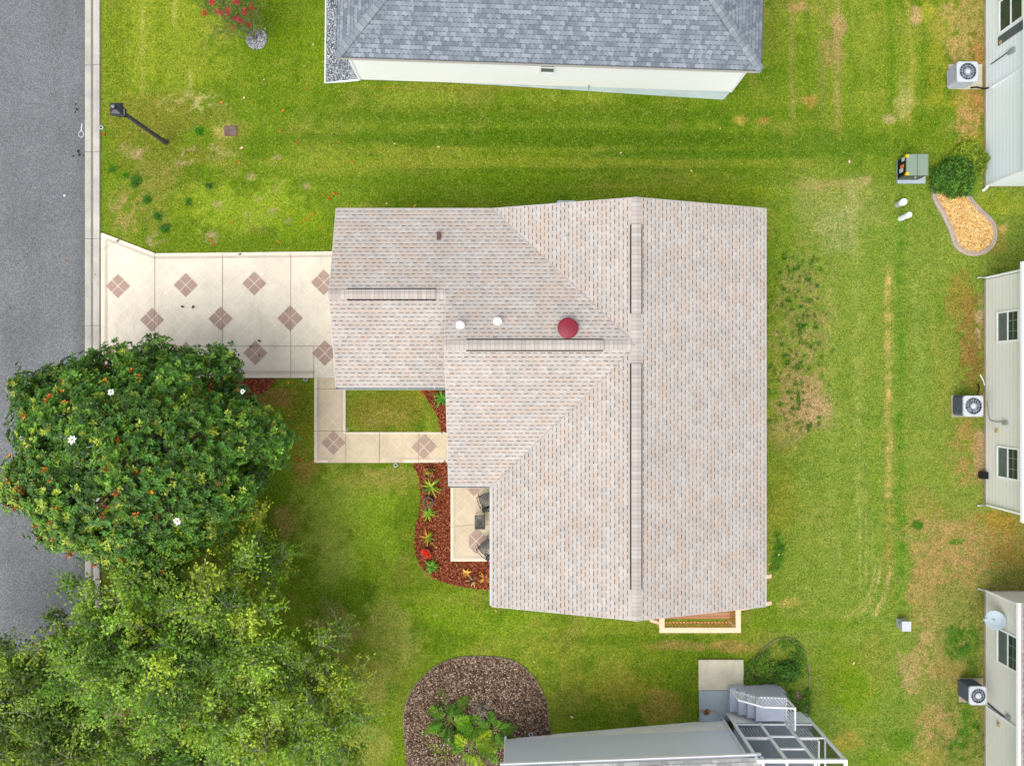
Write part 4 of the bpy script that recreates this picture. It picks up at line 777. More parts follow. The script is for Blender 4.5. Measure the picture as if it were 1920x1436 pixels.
zE = 2.9; gl = Vector((rx(938, zE), ry(1438, zE), zE)); gr = Vector((rx(1428, zE), ry(1419.5, zE), zE)); dG = (gr-gl).normalized(); bG = Vector((dG.y, -dG.x, 0)); bG = -bG if bG.y > 0 else bG
W = 9.6; rg0, rg1 = gl+bG*(W/2)+Vector((0, 0, 1.5)), gr+bG*(W/2)+Vector((0, 0, 1.5)); mb = MB(); mb.roof([gl, gr, rg1, rg0], dG); mb.roof([gl+bG*W, gr+bG*W, rg1, rg0], dG); srf = mb.build('roof', M['gshingle2'], sh)
mb = MB(); o = -bG*.11
for q0, q1 in ((gl, gr),):
    mb.face([q0+o+Vector((0, 0, -.01)), q1+o+Vector((0, 0, -.01)), q1+o*.8+Vector((0, 0, -.01)), q0+o*.8+Vector((0, 0, -.01))]); mb.face([q1+o+Vector((0, 0, -.01)), q0+o+Vector((0, 0, -.01)), q0+o+Vector((0, 0, -.13)), q1+o+Vector((0, 0, -.13))]); mb.face([q0+o+Vector((0, 0, -.13)), q0+Vector((0, 0, -.13)), q1+Vector((0, 0, -.13)), q1+o+Vector((0, 0, -.13))]); mb.face([q0+o*.8+Vector((0, 0, -.09)), q0+o*.8, q1+o*.8, q1+o*.8+Vector((0, 0, -.09))])
    mb.face([q0+o*.8+Vector((0, 0, -.09)), q1+o*.8+Vector((0, 0, -.09)), q1+Vector((0, 0, -.09)), q0+Vector((0, 0, -.09))])
mb.build('gutter', M['white'], srf)
mb = MB(); mb.bar(gr+Vector((.02, 0, -.06)), rg1+Vector((.02, 0, -.06)), .09, .14); mb.bar(gl+Vector((0, 0, -.06)), rg0+Vector((0, 0, -.06)), .09, .14); mb.build('rake_board', M['white'], srf)
mb = MB(); a = v3(fr_, -.5)+Vector((-.02, .05, 0)); mb.tube([a+Vector((-.05, .10, -.1)), a, v3(a, 2.55), v3(a, 2.75)+Vector((.12, .1, 0))], .05, 6); mb.build('downspout', M['white'], sh)
mb = MB(); a = v3(fl, .05); mb.tube([a+Vector((.0, .10, -.05)), a+Vector((-.01, .03, .1)), v3(a, 2.6)+Vector((-.01, .03, 0))], .05, 6); mb.build('downspout', M['white'], sh)

# landing and steps beside it
st = thing('entry_steps', 'pale blue painted steps with a white railing leading up to the screened porch', 'steps', (9.8, -12.6, float(gz(9.8))))
zL = .35; yN_ = -12.2; yS_ = -13.16
xs = [8.72, 8.99, 9.26, 9.51, 10.70]; zs = [-.42, -.16, .10, zL]
for i in range(4):
    mb = MB(); mb.box(xs[i], xs[i+1]-(.0 if i == 3 else -.0), yS_, yN_, -1.0, zs[i]); mb.build('landing' if i == 3 else 'tread', M['step'], st)
    mb = MB(); mb.box(xs[i]-.018, xs[i]-.002, yS_+.01, yN_-.01, zs[i]-.07, zs[i]+.006); mb.build('nosing', M['acside'], st)
railing(st, [(8.76, yN_-.04, -.34), (9.5, yN_-.04, .24), (10.66, yN_-.04, zL), (10.66, yS_+.1, zL)], .92, M['white'], pitch=.12, bal=.028, post=.06, cap=.06, low=.07)
for name_, pts, dz_, mat_, lab in (('concrete_slab', [(1310, 1237), (1394, 1237), (1395, 1293), (1310, 1294)], .10, M['slab'], 0), ('concrete_slab', [(1310.5, 1295), (1367, 1294.5), (1395, 1294.5), (1395, 1300), (1369, 1352), (1312, 1353)], .09, M['bslab'], 0), ('concrete_slab', [(1395.5, 1291), (1462, 1286), (1480, 1302), (1480, 1346), (1396, 1346)], .06, M['bslab'], 0), ('concrete_slab', [(1476, 1340), (1512, 1337), (1530, 1360), (1476, 1362)], .065, M['bslab'], 0)):
    mb = MB(); mb.prism([G(x, y, dz_) for x, y in pts][::-1], dz_+.1); tag(mb.build(name_, mat_), kind='structure')
# screened porch
sc = thing('screened_porch', 'white framed porch with dark insect screens at the bottom right corner house', 'porch', (10.2, -14.5, float(gz(10.2))))
zF, zT, yP, x0p, x1p = .35, 3.0, -13.26, 8.66, 11.72; yE = -17.5
mb = MB(); mb.box(x0p, x1p, yE, yP-.02, zF-.12, zF); mb.build('floor', M['porch'], sc)
mb = MB(); mb.box(x0p, x1p-.02, yP-.10, yP-.04, -1.0, zF-.125); mb.box(x1p-.08, x1p-.02, yE, yP-.11, -1.0, zF-.125); mb.build('foundation', M['pskirt'], sc)
posts = [x0p, 9.66, 10.66, x1p]
for x in posts: mb = MB(); mb.box(x-.045, x+.045, yP-.05, yP+.04, zF-.05, zT); mb.build('post', M['white'], sc)
for y in (-14.8, -16.2): mb = MB(); mb.box(x1p-.045, x1p+.045, y-.045, y+.045, zF-.05, zT); mb.build('post', M['white'], sc)
for i, (a, b) in enumerate(zip(posts, posts[1:])):
    for z in ((1.45, zF+.05) if i != 1 else (zF+.05, 1.35, 2.25)):
        mb = MB(); mb.box(a+.046, b-.046, yP-.03, yP+.02, z-.035, z+.035); mb.build('cross_rail', M['white'], sc)
mb = MB(); mb.box(x0p-.05, x1p+.05, yP-.06, yP+.05, zT+.001, zT+.10); mb.build('top_beam', M['white'], sc); mb = MB(); mb.box(x1p-.05, x1p+.05, yE, yP-.062, zT+.001, zT+.10); mb.build('top_beam', M['white'], sc)
mb = MB(); mb.box(x1p-.03, x1p+.02, yE, yP-.06, 1.42, 1.48); mb.build('cross_rail', M['white'], sc)
for x in (9.66, 10.66): mb = MB(); mb.box(x-.03, x+.03, yE, yP-.062, zT+.01, zT+.08); mb.build('roof_beam', M['white'], sc)
mb = MB(); mb.face([(x0p, yP-.01, zF), (x1p, yP-.01, zF), (x1p, yP-.01, zT), (x0p, yP-.01, zT)]); mb.build('screen', M['screen'], sc); mb = MB(); mb.face([(x1p-.01, yP-.02, zF), (x1p-.01, yE, zF), (x1p-.01, yE, zT), (x1p-.01, yP-.02, zT)]); mb.build('screen', M['screen'], sc)
for a, b in (((x0p+.1, yP-.14, zF), (9.6, yP-.14, zF)), ((10.72, yP-.14, zF), (x1p-.16, yP-.14, zF)), ((x1p-.16, yP-.20, zF), (x1p-.16, yE+.5, zF))):
    a, b = Vector(a), Vector(b); mb = MB(); mb.bar(a+Vector((0, 0, .9)), b+Vector((0, 0, .9)), .06, .05); mb.build('inner_rail', M['white'], sc)
    nn = int((b-a).length/.12)
    for i in range(1, nn): p = a.lerp(b, i/nn); mb = MB(); mb.bar(p+Vector((0, 0, .06)), p+Vector((0, 0, .88)), .03, .03); mb.build('picket', M['white'], sc)

# ------------------------------------------------------------------ air conditioners
def ac_unit(name_label, x0, x1, y0, y1, z0, h, pad, side, group='air conditioning units beside the houses', dark=False):
    root = thing('air_conditioner', name_label, 'air conditioner', ((x0+x1)/2, (y0+y1)/2, z0), 0, group)
    if pad: mb = MB(); a = G(pad[0], pad[3]); b = G(pad[2], pad[1]); mb.box(a[0], b[0], a[1], b[1], z0-.05, z0+.05); mb.build('pad', M['tskirt' if dark else 'slab'], root)
    cx, cy = (x0+x1)/2, (y0+y1)/2; r = .09; zb, zt_ = z0+.06, z0+h
    def ring(k, z): 
        o = []
        for sx, sy, a0 in ((1, 1, 0), (-1, 1, 90), (-1, -1, 180), (1, -1, 270)):
            for t in (0, 30, 60, 90): o.append((cx+sx*((x1-x0)/2*k-r)+r*math.cos(R(a0+t)), cy+sy*((y1-y0)/2*k-r)+r*math.sin(R(a0+t)), z))
        return o
    mb = MB(); nl = 12
    lv = [zb+(zt_-.07-zb)*i/nl for i in range(nl+1)]
    for i in range(nl):
        a, b, c = ring(.965, lv[i]), ring(.93, lv[i]+.02), ring(.965, lv[i+1])
        for q0, q1 in ((a, b), (b, c)):
            for j in range(16): mb.face([q0[j], q0[(j+1) % 16], q1[(j+1) % 16], q1[j]])
    mb.build('coil_louvres', side, root)
    mb = MB(); a, b = ring(1.0, zt_-.08), ring(1.0, zt_-.01); c = ring(.97, zt_)
    for q0, q1 in ((a, b), (b, c)):
        for j in range(16): mb.face([q0[j], q0[(j+1) % 16], q1[(j+1) % 16], q1[j]])
    R0 = min(x1-x0, y1-y0)*.42; cr = [(cx+R0*math.cos(2*math.pi*j/32), cy+R0*math.sin(2*math.pi*j/32), zt_) for j in range(32)]
    # top ring: connect rounded square to the circular opening
    import bisect
    sq = sorted(c, key=lambda p: math.atan2(p[1]-cy, p[0]-cx) % (2*math.pi))
    for j in range(32):
        p, q = cr[j], cr[(j+1) % 32]; f = lambda P_: min(sq, key=lambda s_: abs(((math.atan2(s_[1]-cy, s_[0]-cx)-math.atan2(P_[1]-cy, P_[0]-cx)+math.pi) % (2*math.pi))-math.pi))
        A_, B_ = f(p), f(q); mb.face([p, A_, q]) ; 
        if A_ != B_: mb.face([A_, B_, q])
    mb.build('top_cover', M['acgrey'], root)
    mb = MB(); dn = [(p[0], p[1], zt_-.14) for p in cr]
    for j in range(32): mb.face([cr[(j+1) % 32], cr[j], dn[j], dn[(j+1) % 32]])
    mb.face(dn); mb.build('fan_well', M['acdark'], root)
    fan = MB()
    for j in range(5):
        a = 2*math.pi*j/5; p = [Vector((cx, cy, zt_-.075))+Vector((math.cos(a+t)*q, math.sin(a+t)*q, dz)) for t, q, dz in ((-.12, .06, 0), (-.05, R0*.9, -.02), (.62, R0*.88, .03), (.55, .07, .02))]; fan.face(p)
    fan.build('fan', M['fan'], root)
    g = MB()
    for j in range(16): a = 2*math.pi*j/16; g.bar((cx+.09*math.cos(a), cy+.09*math.sin(a), zt_+.012), (cx+R0*math.cos(a), cy+R0*math.sin(a), zt_+.006), .007, .007)
    for q in (.4, .7, 1.0):
        for j in range(32): a, b = 2*math.pi*j/32, 2*math.pi*(j+1)/32; g.bar((cx+R0*q*math.cos(a), cy+R0*q*math.sin(a), zt_+.012), (cx+R0*q*math.cos(b), cy+R0*q*math.sin(b), zt_+.012), .008, .008)
    g.lathe((cx, cy, zt_), [(.10, .0), (.10, .02), (.06, .03)], 16); g.build('fan_grille', M['acgrey'], root)
    return root
gE = -.85
a1 = ac_unit('light grey air conditioner on a pale pad by the white house', 17.62, 18.46, 11.92, 12.72, gE, .75, (1778, 122, 1840, 168), M['acside'])
mb = MB(); q = [G(1820, 165, .1), G(1832, 164, .12), G(1846, 167, .12), G(1857, 164, .3)]; mb.tube(q, .035, 6); mb.build('insulated_pipe', M['dark'], a1)
a2 = ac_unit('air conditioner with dark side louvres by the beige house', 17.86, 18.64, -1.32, -.50, gE, .78, (1783, 741, 1843, 782), M['acdark'], dark=True)
mb = MB(); mb.tube([G(1833, 740, .2), G(1836, 728, .1), G(1834, 720, .2)], .03, 6); mb.build('insulated_pipe', M['dark'], a2)
mb = MB(); mb.tube([G(1846, 722, .1), G(1843, 712, .5), G(1838, 703, .9)], .02, 6); mb.build('drain_pipe', M['white'], a2)
a3 = ac_unit('air conditioner standing below the window of the warm grey house', 18.08, 18.76, -12.72, -11.98, gE, .80, (1797, 1270, 1842, 1315), M['acdark'], dark=True)
ac_unit('air conditioner mostly hidden behind the top edge of the tan roof', 1.72, 2.5, 6.28, 7.06, float(gz(2)), .80, None, M['acside'])

# ------------------------------------------------------------------ things in the yards
# transformer
tr = thing('utility_transformer', 'green metal utility cabinet on a concrete pad in the upper right yard', 'utility cabinet', (16.0, 8.6, gE))
mb = MB(); a = G(1681, 345); b = G(1733, 301); mb.box(a[0], b[0], a[1], b[1], gE-.05, gE+.08); mb.build('pad', M['bslab'], tr)
X0, X1, Y0, Y1, ZT = 15.62, 16.44, 8.22, 9.02, gE+.78
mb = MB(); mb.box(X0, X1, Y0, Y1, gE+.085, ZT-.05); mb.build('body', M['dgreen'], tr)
mb = MB(); mb.box(X0-.02, (X0+X1)/2-.01, Y0-.02, Y1+.02, ZT-.049, ZT); mb.box((X0+X1)/2+.008, X1+.02, Y0-.02, Y1+.02, ZT-.049, ZT+.004); mb.build('lid', M['green'], tr)
mb = MB(); mb.box(X0-.028, X0-.003, Y0+.06, Y1-.06, gE+.14, ZT-.06); mb.build('warning_panel', M['dark'], tr)
for y_, zz_, w_, h_, m_ in ((Y1-.12, ZT-.22, .14, .20, 'whitep'), (Y0+.42, ZT-.30, .14, .26, 'orange'), (Y0+.28, ZT-.36, .16, .26, 'whitep'), (Y0+.30, ZT-.44, .12, .10, 'blue')): mb = MB(); mb.box(X0-.034-.002*len(m_)/6, X0-.029, y_-w_/2, y_+w_/2, zz_-h_/2, zz_+h_/2); mb.build('warning_label', M[m_], tr)
for y_ in (Y1-.05, Y0+.05): mb = MB(); mb.box(X0-.032, X0+.07, y_-.055, y_+.055, ZT-.10, ZT+.006); mb.build('reflective_corner', M['yellow'], tr)
mb = MB(); mb.box(X0+.42, X0+.50, Y0-.06, Y0-.005, gE+.5, gE+.56); mb.build('latch', M['galv'], tr)
# two pedestals leaning towards their tops
def pedestal(px0, py0, px1, py1, r, label, mat):
    g0 = G(px0, py0); h = .0
    ratio = (px1-960)/(px0-960); h = (H-g0[2])*(1-1/ratio); h = min(max(h, .5), .95)
    root = thing('utility_pedestal', label, 'utility post', g0, 0, 'utility posts in the upper right yard')
    mb = MB(); mb.lathe(g0, [(r, -.05), (r, h*.62), (r*.98, h*.64)], 20); mb.build('post', mat, root); mb = MB(); mb.lathe((g0[0], g0[1], g0[2]+h*.62), [(r*1.06, 0), (r*1.08, h*.3), (r*.95, h*.37), (r*.5, h*.38)], 20); mb.build('cap', M['white'], root)
pedestal(1683, 384, 1694, 374, .125, 'shorter and stubbier of the two pale utility posts below the green cabinet', M['pvc']); pedestal(1688, 410, 1706, 400, .105, 'longer whiter of the two pale utility posts, nearer the golden mulch bed', M['white'])
# small grey box on the lawn
g0 = G(1688, 1166); root = thing('utility_box', 'small grey utility box alone on the lawn right of the deck', 'utility box', g0); mb = MB(); mb.box(g0[0]-.16, g0[0]+.16, g0[1]-.19, g0[1]+.16, g0[2]-.05, g0[2]+.42); mb.build('body', M['pvc'], root); mb = MB(); mb.box(g0[0]-.18, g0[0]+.18, g0[1]-.21, g0[1]+.18, g0[2]+.421, g0[2]+.47); mb.build('lid', M['acgrey'], root)
mb = MB(); mb.box(g0[0]-.19, g0[0]-.165, g0[1]-.05, g0[1]+.08, g0[2]+.22, g0[2]+.35); mb.build('latch', M['galv'], root)
# small black box beside the beige house
g0 = G(1840, 890); root = thing('utility_box', 'small black box at the foot of the beige house wall', 'utility box', g0); mb = MB(); mb.box(g0[0]-.14, g0[0]+.15, g0[1]-.13, g0[1]+.13, g0[2]-.05, g0[2]+.22); mb.build('body', M['black'], root); mb = MB(); mb.box(g0[0]-.15, g0[0]+.16, g0[1]-.14, g0[1]+.14, g0[2]+.221, g0[2]+.25); mb.build('lid', M['dark'], root)
# meter lid
g0 = G(433, 246); root = thing('ground_box', 'square brown utility lid set into the front lawn', 'utility lid', g0); mb = MB(); mb.box(g0[0]-.25, g0[0]+.25, g0[1]-.20, g0[1]+.20, -.05, .03); mb.build('rim', M['pot'], root); mb = MB(); mb.box(g0[0]-.22, g0[0]+.22, g0[1]-.17, g0[1]+.17, .031, .045); mb.build('lid', M['cover'], root)
# sprinkler rings
for x, y, lab in ((573, 711, 'white sprinkler ring at the inner corner of the driveway'), (742, 872, 'white sprinkler ring just below the walkway'), (995, 1376, 'white sprinkler ring beside the blue grey house wall'), (191, 240, 'small white ring in the grass beside the kerb'), (651, 804, 'pale sprinkler ring in the corner of the courtyard grass')):
    g0 = G(x, y, .02); r_ = .085 if x != 651 else .06; mb = MB(); mb.lathe(g0, [(r_*1.0, -.02), (r_, .05), (r_*.6, .055), (r_*.55, .0)], 16)
    root = thing('sprinkler', lab, 'sprinkler', g0, 0, 'sprinklers around the lawn'); mb.build('ring', M['pvc'], root); mb = MB(); mb.lathe(g0, [(.03, -.02), (.03, .035), (.015, .045)], 10); mb.build('head', M['dark'], root)
# lamp post
lp = thing('lamp_post', 'leaning-looking dark lamp post with a square black lantern on the front lawn', 'lamp post', (-13.65, 9.49, 0))
mb = MB(); mb.lathe((-13.65, 9.47, 0), [(.095, -.05), (.095, .3), (.08, .38), (.075, 3.0), (.09, 3.02), (.09, 3.1)], 12); mb.build('post', M['postgrey'], lp)
cx, cy, z0 = -13.65, 9.44, 3.12
mb = MB(); mb.box(cx-.14, cx+.14, cy-.14, cy+.14, z0, z0+.04); 
for sx in (-1, 1):
    for sy in (-1, 1): mb.bar((cx+sx*.12, cy+sy*.12, z0+.04), (cx+sx*.16, cy+sy*.16, z0+.36), .02, .02)
mb.build('cage', M['black'], lp)
mb = MB(); 
for k in range(4):
    a0, a1 = R(45+90*k), R(135+90*k); q = [Vector((cx+math.cos(a)*r_*1.414, cy+math.sin(a)*r_*1.414, z)) for a, r_, z in ((a0, .115, z0+.045), (a1, .115, z0+.045), (a1, .15, z0+.35), (a0, .15, z0+.35))]; mb.face(q)
mb.build('glass', M['pvc'], lp)
mb = MB(); s4 = lambda r_, z: [(cx-r_, cy-r_, z), (cx+r_, cy-r_, z), (cx+r_, cy+r_, z), (cx-r_, cy+r_, z)]
L = [s4(.215, z0+.34), s4(.215, z0+.39), s4(.17, z0+.44), s4(.06, z0+.50), s4(.05, z0+.55)]
for q0, q1 in zip(L, L[1:]):
    for j in range(4): mb.face([q0[j], q0[(j+1) % 4], q1[(j+1) % 4], q1[j]])
mb.face(L[-1]); mb.face(L[0][::-1]); mb.build('cap', M['black'], lp)
mb = MB(); mb.lathe((cx-.02, cy+.03, z0+.54), [(.045, 0), (.06, .03), (.03, .07), (.01, .10)], 10); mb.build('finial', M['acside'], lp)
# paint mark and tar marks on the road
mb = MB(); c0 = Vector(G(152, 252, .012))
for j in range(20):
    a, b = 2*math.pi*j/20, 2*math.pi*(j+1)/20; mb.face([c0+Vector((math.cos(a)*r_*.8, math.sin(a)*r_*1.0, 0)) for a, r_ in ((a, .11), (a, .135), (b, .135), (b, .11))])
mb.face([c0+Vector(q) for q in ((-.02, .13, 0), (.03, .13, 0), (.05, .42, 0), (.01, .42, 0))]); tag(mb.build('road_marking', M['whitep']), 'white painted ring with a tail sprayed on the asphalt by the kerb', 'road marking')
def splat(px, py, r, mat, name, lab, cat, z=.012):
    mb = MB(); c0 = Vector(G(px, py, z)); mb.face([c0+Vector((math.cos(2*math.pi*j/9), math.sin(2*math.pi*j/9)*1.2, 0))*r*random.uniform(.6, 1.2) for j in range(9)]); tag(mb.build(name, mat), lab, cat, 'dark tar spots on the road')
for px, py, r in ((142, 196, .05), (144, 205, .06), (141, 211, .04), (147, 284, .07), (149, 290, .06), (137, 293, .04), (157, 291, .04), (20, 577, .03), (74, 386, .03)): splat(px, py, r, M['stain'], 'tar_spot', 'small black tar spot on the grey asphalt', 'tar spot')
mb = MB(); c0 = Vector(G(121, 367, .012)); mb.lathe(c0, [(.05, 0), (.05, .01), (.03, .02)], 10); tag(mb.build('pebble', M['whitep']), 'single white speck lying on the grey asphalt', 'pebble')
# loose dead leaves
LEAF = None
def leaf_at(px, py, c, zoff=.02, surf=None):
    global LEAF
    if LEAF is None:
        LEAF = {}
        for i, cc in enumerate(((220, 120, 40), (200, 80, 40), (226, 200, 160), (230, 170, 50), (120, 62, 40))):
            mb = MB(); mb.face([(-.09, 0, .01), (-.03, -.045, .03), (.06, -.04, .03), (.10, 0, .01), (.06, .0, .0)]); mb.face([(-.09, 0, .01), (.06, .0, .0), (.10, 0, .01), (.05, .045, .03), (-.03, .045, .03)])
            o = mb.build('fallen_leaf', plain('dead_leaf', s(*cc), .8, .2, .2, 8)); LEAF[i] = o; tag(o, ('orange', 'red brown', 'pale cream', 'yellow', 'dark brown')[i]+' dead leaf lying flat on the grass or paving', 'fallen leaf', ('orange', 'red brown', 'pale cream', 'yellow', 'dark brown')[i]+' leaves lying around the front yard'); o['free'] = 1
    o = LEAF[c]
    if o.get('free'): del o['free']
    else: o = o.copy(); COL.objects.link(o)
    LM = [(255, 230, 'near the lamp post'), (420, 260, 'near the square brown lid'), (600, 120, 'beside the gravel strip'), (470, 60, 'near the flowering bush'), (590, 400, 'by the garage roof corner'), (420, 460, 'along the top edge of the driveway'), (470, 650, 'on the lower part of the driveway'), (350, 575, 'in the middle of the driveway'), (120, 460, 'on the road or kerb'), (560, 860, 'at the right side of the magnolia'), (560, 1000, 'on the lower front lawn'), (730, 380, 'along the top eave of the tan roof'), (780, 280, 'between the two big roofs'), (1500, 270, 'on the back lawn at the top'), (1520, 1150, 'on the back lawn at the bottom'), (830, 1010, 'in or by the red mulch'), (1040, 1260, 'below the tan roofed house')]
    lm = min(LM, key=lambda q: (q[0]-px)**2+(q[1]-py)**2)[2]; o['label'] = ('orange', 'red brown', 'pale cream', 'yellow', 'dark brown')[c]+' dead leaf lying '+lm
    o.location = G(px, py, zoff) if surf is None else surf; o.rotation_euler = (0, 0, random.uniform(0, 6)); k = random.uniform(.45, .9); o.scale = (k, k, k)
for px, py, c in [(121, 490, 0), (571, 166, 0), (525, 246, 0), (636, 266, 0), (660, 305, 0), (625, 363, 0), (631, 364, 1), (725, 382, 2), (617, 372, 1), (600, 428, 0), (438, 417, 1), (395, 451, 0), (519, 305, 3), (522, 453, 0), (416, 193, 0), (458, 184, 2), (531, 208, 0), (453, 278, 2), (449, 305, 0), (557, 268, 1), (497, 55, 2), (495, 150, 2), (587, 84, 2), (577, 410, 0), (540, 399, 3), (573, 413, 1), (563, 417, 0), (587, 402, 0), (604, 365, 0), (400, 459, 1), (778, 386, 3), (822, 276, 2), (740, 270, 2), (1164, 287, 2), (1592, 304, 2), (1350, 241, 2), (1296, 321, 2), (221, 452, 4), (450, 477, 4), (486, 639, 4), (486, 666, 4), (425, 649, 3), (448, 665, 4), (470, 650, 4), (362, 576, 4), (342, 575, 4), (541, 717, 3), (556, 822, 0), (542, 779, 3), (565, 911, 1), (502, 1005, 1), (195, 252, 1), (560, 860, 1), (1072, 1343, 2), (1001, 1240, 2), (1460, 1040, 2), (1600, 1243, 2), (850, 993, 2), (817, 1026, 2), (700, 1160, 2), (181, 514, 1), (1240, 1170, 2), (930, 1145, 2)]:
    leaf_at(px, py, c, .10 if (inpoly(np.array(px), np.array(py), DRIVE)) else .035)

# ------------------------------------------------------------------ leaves
def leaf_cloud(name, Pc, D, N, L, Wd, col, mat, parent, fold=.25, curl=0.0):
    """Pc base points, D unit directions, N unit normals, L lengths, Wd half widths; six-point folded leaves"""
    D = D/np.linalg.norm(D, axis=1)[:, None]; S = np.cross(N, D); S /= (np.linalg.norm(S, axis=1)[:, None]+1e-9); U = np.cross(D, S)
    L = L[:, None]; W = Wd[:, None]
    v = [Pc, Pc+D*L*.35+S*W+U*W*fold, Pc+D*L*.75+S*W*.75+U*(W*fold-L*curl*.4), Pc+D*L-U*L*curl, Pc+D*L*.75-S*W*.75+U*(W*fold-L*curl*.4), Pc+D*L*.35-S*W+U*W*fold]
    V = np.stack(v, 1).reshape(-1, 3); n = len(Pc); b = np.arange(n)[:, None, None]*6
    f = np.array([[0, 3, 2, 1], [0, 5, 4, 3]])[None]
    return arr_mesh(name, V, (b+f).reshape(-1, 4), mat, np.repeat(col, 6, 0), parent)
def unit(v): return v/(np.linalg.norm(v, axis=-1, keepdims=True)+1e-9)
def rosettes(P0, Nn, k, L0, W0, cols, tilt=.45):
    """k leaves round each point, opening around the normal"""
    n = len(P0); a = np.cross(Nn, np.array([.3, .2, .9])); a = unit(a); b = np.cross(Nn, a)
    th = (np.arange(k)[None]*2.39996+rng.uniform(0, 6.28, n)[:, None]); tl = rng.uniform(tilt*.3, tilt*1.9, (n, k))
    rad = np.cos(th)[..., None]*a[:, None]+np.sin(th)[..., None]*b[:, None]
    D = unit(rad*np.cos(tl)[..., None]+Nn[:, None]*np.sin(tl)[..., None]); NN = unit(Nn[:, None]*np.cos(tl)[..., None]-rad*np.sin(tl)[..., None])
    L = L0*rng.uniform(.65, 1.15, (n, k)); W = W0*rng.uniform(.75, 1.15, (n, k))
    c = np.repeat(cols[:, None], k, 1)*rng.uniform(.7, 1.3, (n, k, 1))
    Pp = np.repeat(P0[:, None], k, 1)+D*.02+rng.normal(0, .012, (n, k, 3))
    return [x.reshape(-1, 3) if x.ndim == 3 else x.reshape(-1) for x in (Pp, D, NN, L, W, c)]
def cat(parts): return [np.concatenate(x) for x in zip(*parts)]
def limb_path(a, b, sag, n=6, jit=.12):
    a, b = Vector(a), Vector(b); out = []
    for i in range(n+1):
        t = i/n; p = a.lerp(b, t); p.z += math.sin(t*math.pi)*sag; 
        if 0 < i < n: p += Vector((random.uniform(-jit, jit), random.uniform(-jit, jit), random.uniform(-jit, jit)))
        out.append(p)
    return out

# ---- magnolia: dark glossy rosettes, orange new growth and seed pods, a few white flowers
def mag_outline(a):   # crown radius multiplier by angle, a little lumpy
    return .99+.05*np.sin(3*a+.6)+.07*np.sin(5*a+2.0)+.06*np.sin(8*a)+.04*np.sin(13*a+1)
mx, my = -12.6, -2.45
mag = thing('magnolia_tree', 'big dark green magnolia tree with orange pods and white flowers over the kerb', 'tree', (mx, my, 0))
mb = MB(); mb.tube([(mx, my, -.1), (mx+.03, my, 1.0), (mx-.05, my+.05, 2.2), (mx, my, 4.2)], [.26, .19, .16, .10], 10); mb.build('trunk', M['bark'], mag)
lobes = []
for i in range(195):
    u = (i+.5)/195; el_ = math.asin(1-u*1.12) if 1-u*1.12 > -1 else -1; a = i*2.39996+random.uniform(-.25, .25)
    rr = math.cos(el_)*(.84+random.uniform(-.09, .05))*mag_outline(np.array(a)); zz = math.sin(el_)
    lobes.append((mx+4.8*float(rr)*math.cos(a), my+4.15*float(rr)*math.sin(a), 3.5+3.0*zz*(.86+random.uniform(-.1, .06)), random.uniform(.42, .72)))
parts = []; lt = MB(); tips = []
for j, (x, y, z, r) in enumerate(lobes):
    if j % 2 == 0:
        pth = limb_path((mx, my, random.uniform(1.4, 3.0)), (x, y, z), .2, 5); lt.tube(pth, [.09, .075, .06, .045, .03, .015], 5, caps=False)
    n = 66 if z > 2.6 else 30; d = unit(rng.normal(0, 1, (n, 3))+np.array([0, 0, .55])+.5*np.array([(x-mx)/4.7, (y-my)/4, (z-3.5)/3]))
    c0 = np.array([x, y, z]); P0 = c0+d*r*rng.uniform(.55, 1.05, (n, 1)); 
    f = rng.random(n); sw = np.clip(((-(P0[:, 0]-mx))/5+(-(P0[:, 1]-my))/4.2)*.5+.5, 0, 1)   # the street side is yellower and carries the pods
    lob = random.random()
    base = np.where((f < .50)[:, None], srgb((66, 106, 24)), np.where((f < .8)[:, None], srgb((92, 134, 34)), srgb((44, 80, 24))))
    yel = (rng.random(n) < .05+.20*sw**2+.12*(lob > .75)); base = np.where(yel[:, None], srgb((140, 156, 48)), base)
    base = base*(.70+.58*lob)
    parts.append(rosettes(P0, unit(d+np.array([0, 0, .5])), 9, .125, .029, base, .38))
    pod = rng.random(n) < .008+.06*sw**2.0; tips.append(np.concatenate([P0[pod], unit(d[pod]+np.array([0, 0, .8]))], 1))
# scattered leading shoots that break the outline
sh_n = 420; a = rng.uniform(0, 2*np.pi, sh_n); el_ = rng.uniform(.12, 1.3, sh_n); rr = np.cos(el_)*mag_outline(a)*rng.uniform(.90, 1.03, sh_n)
P0 = np.stack([mx+4.75*rr*np.cos(a), my+4.0*rr*np.sin(a), 3.5+3.0*np.sin(el_)*rng.uniform(.95, 1.08, sh_n)], 1); dirs = unit(P0-np.array([mx, my, 2.0]))
parts.append(rosettes(P0, dirs, 10, .13, .03, np.repeat(srgb((70, 118, 36))[None], sh_n, 0)*rng.uniform(.7, 1.2, (sh_n, 1)), .35))
c = cat(parts); crown = leaf_cloud('crown', *c, M['leaf'], mag, .3, .12)
lt.build('limb', M['bark'], mag)
t = np.concatenate(tips); P0 = t[:, :3]+t[:, 3:]*.03; n = len(P0)
cc = np.where((rng.random(n) < .5)[:, None], srgb((206, 92, 34)), np.where((rng.random(n) < .6)[:, None], srgb((150, 60, 34)), srgb((226, 150, 50))))
c = cat([rosettes(P0, t[:, 3:], 6, .12, .028, cc, .8)]); o = leaf_cloud('new_growth', *c, M['leaf'], mag, .3, .1); o['label'] = 'orange and rusty young leaves and seed pods'
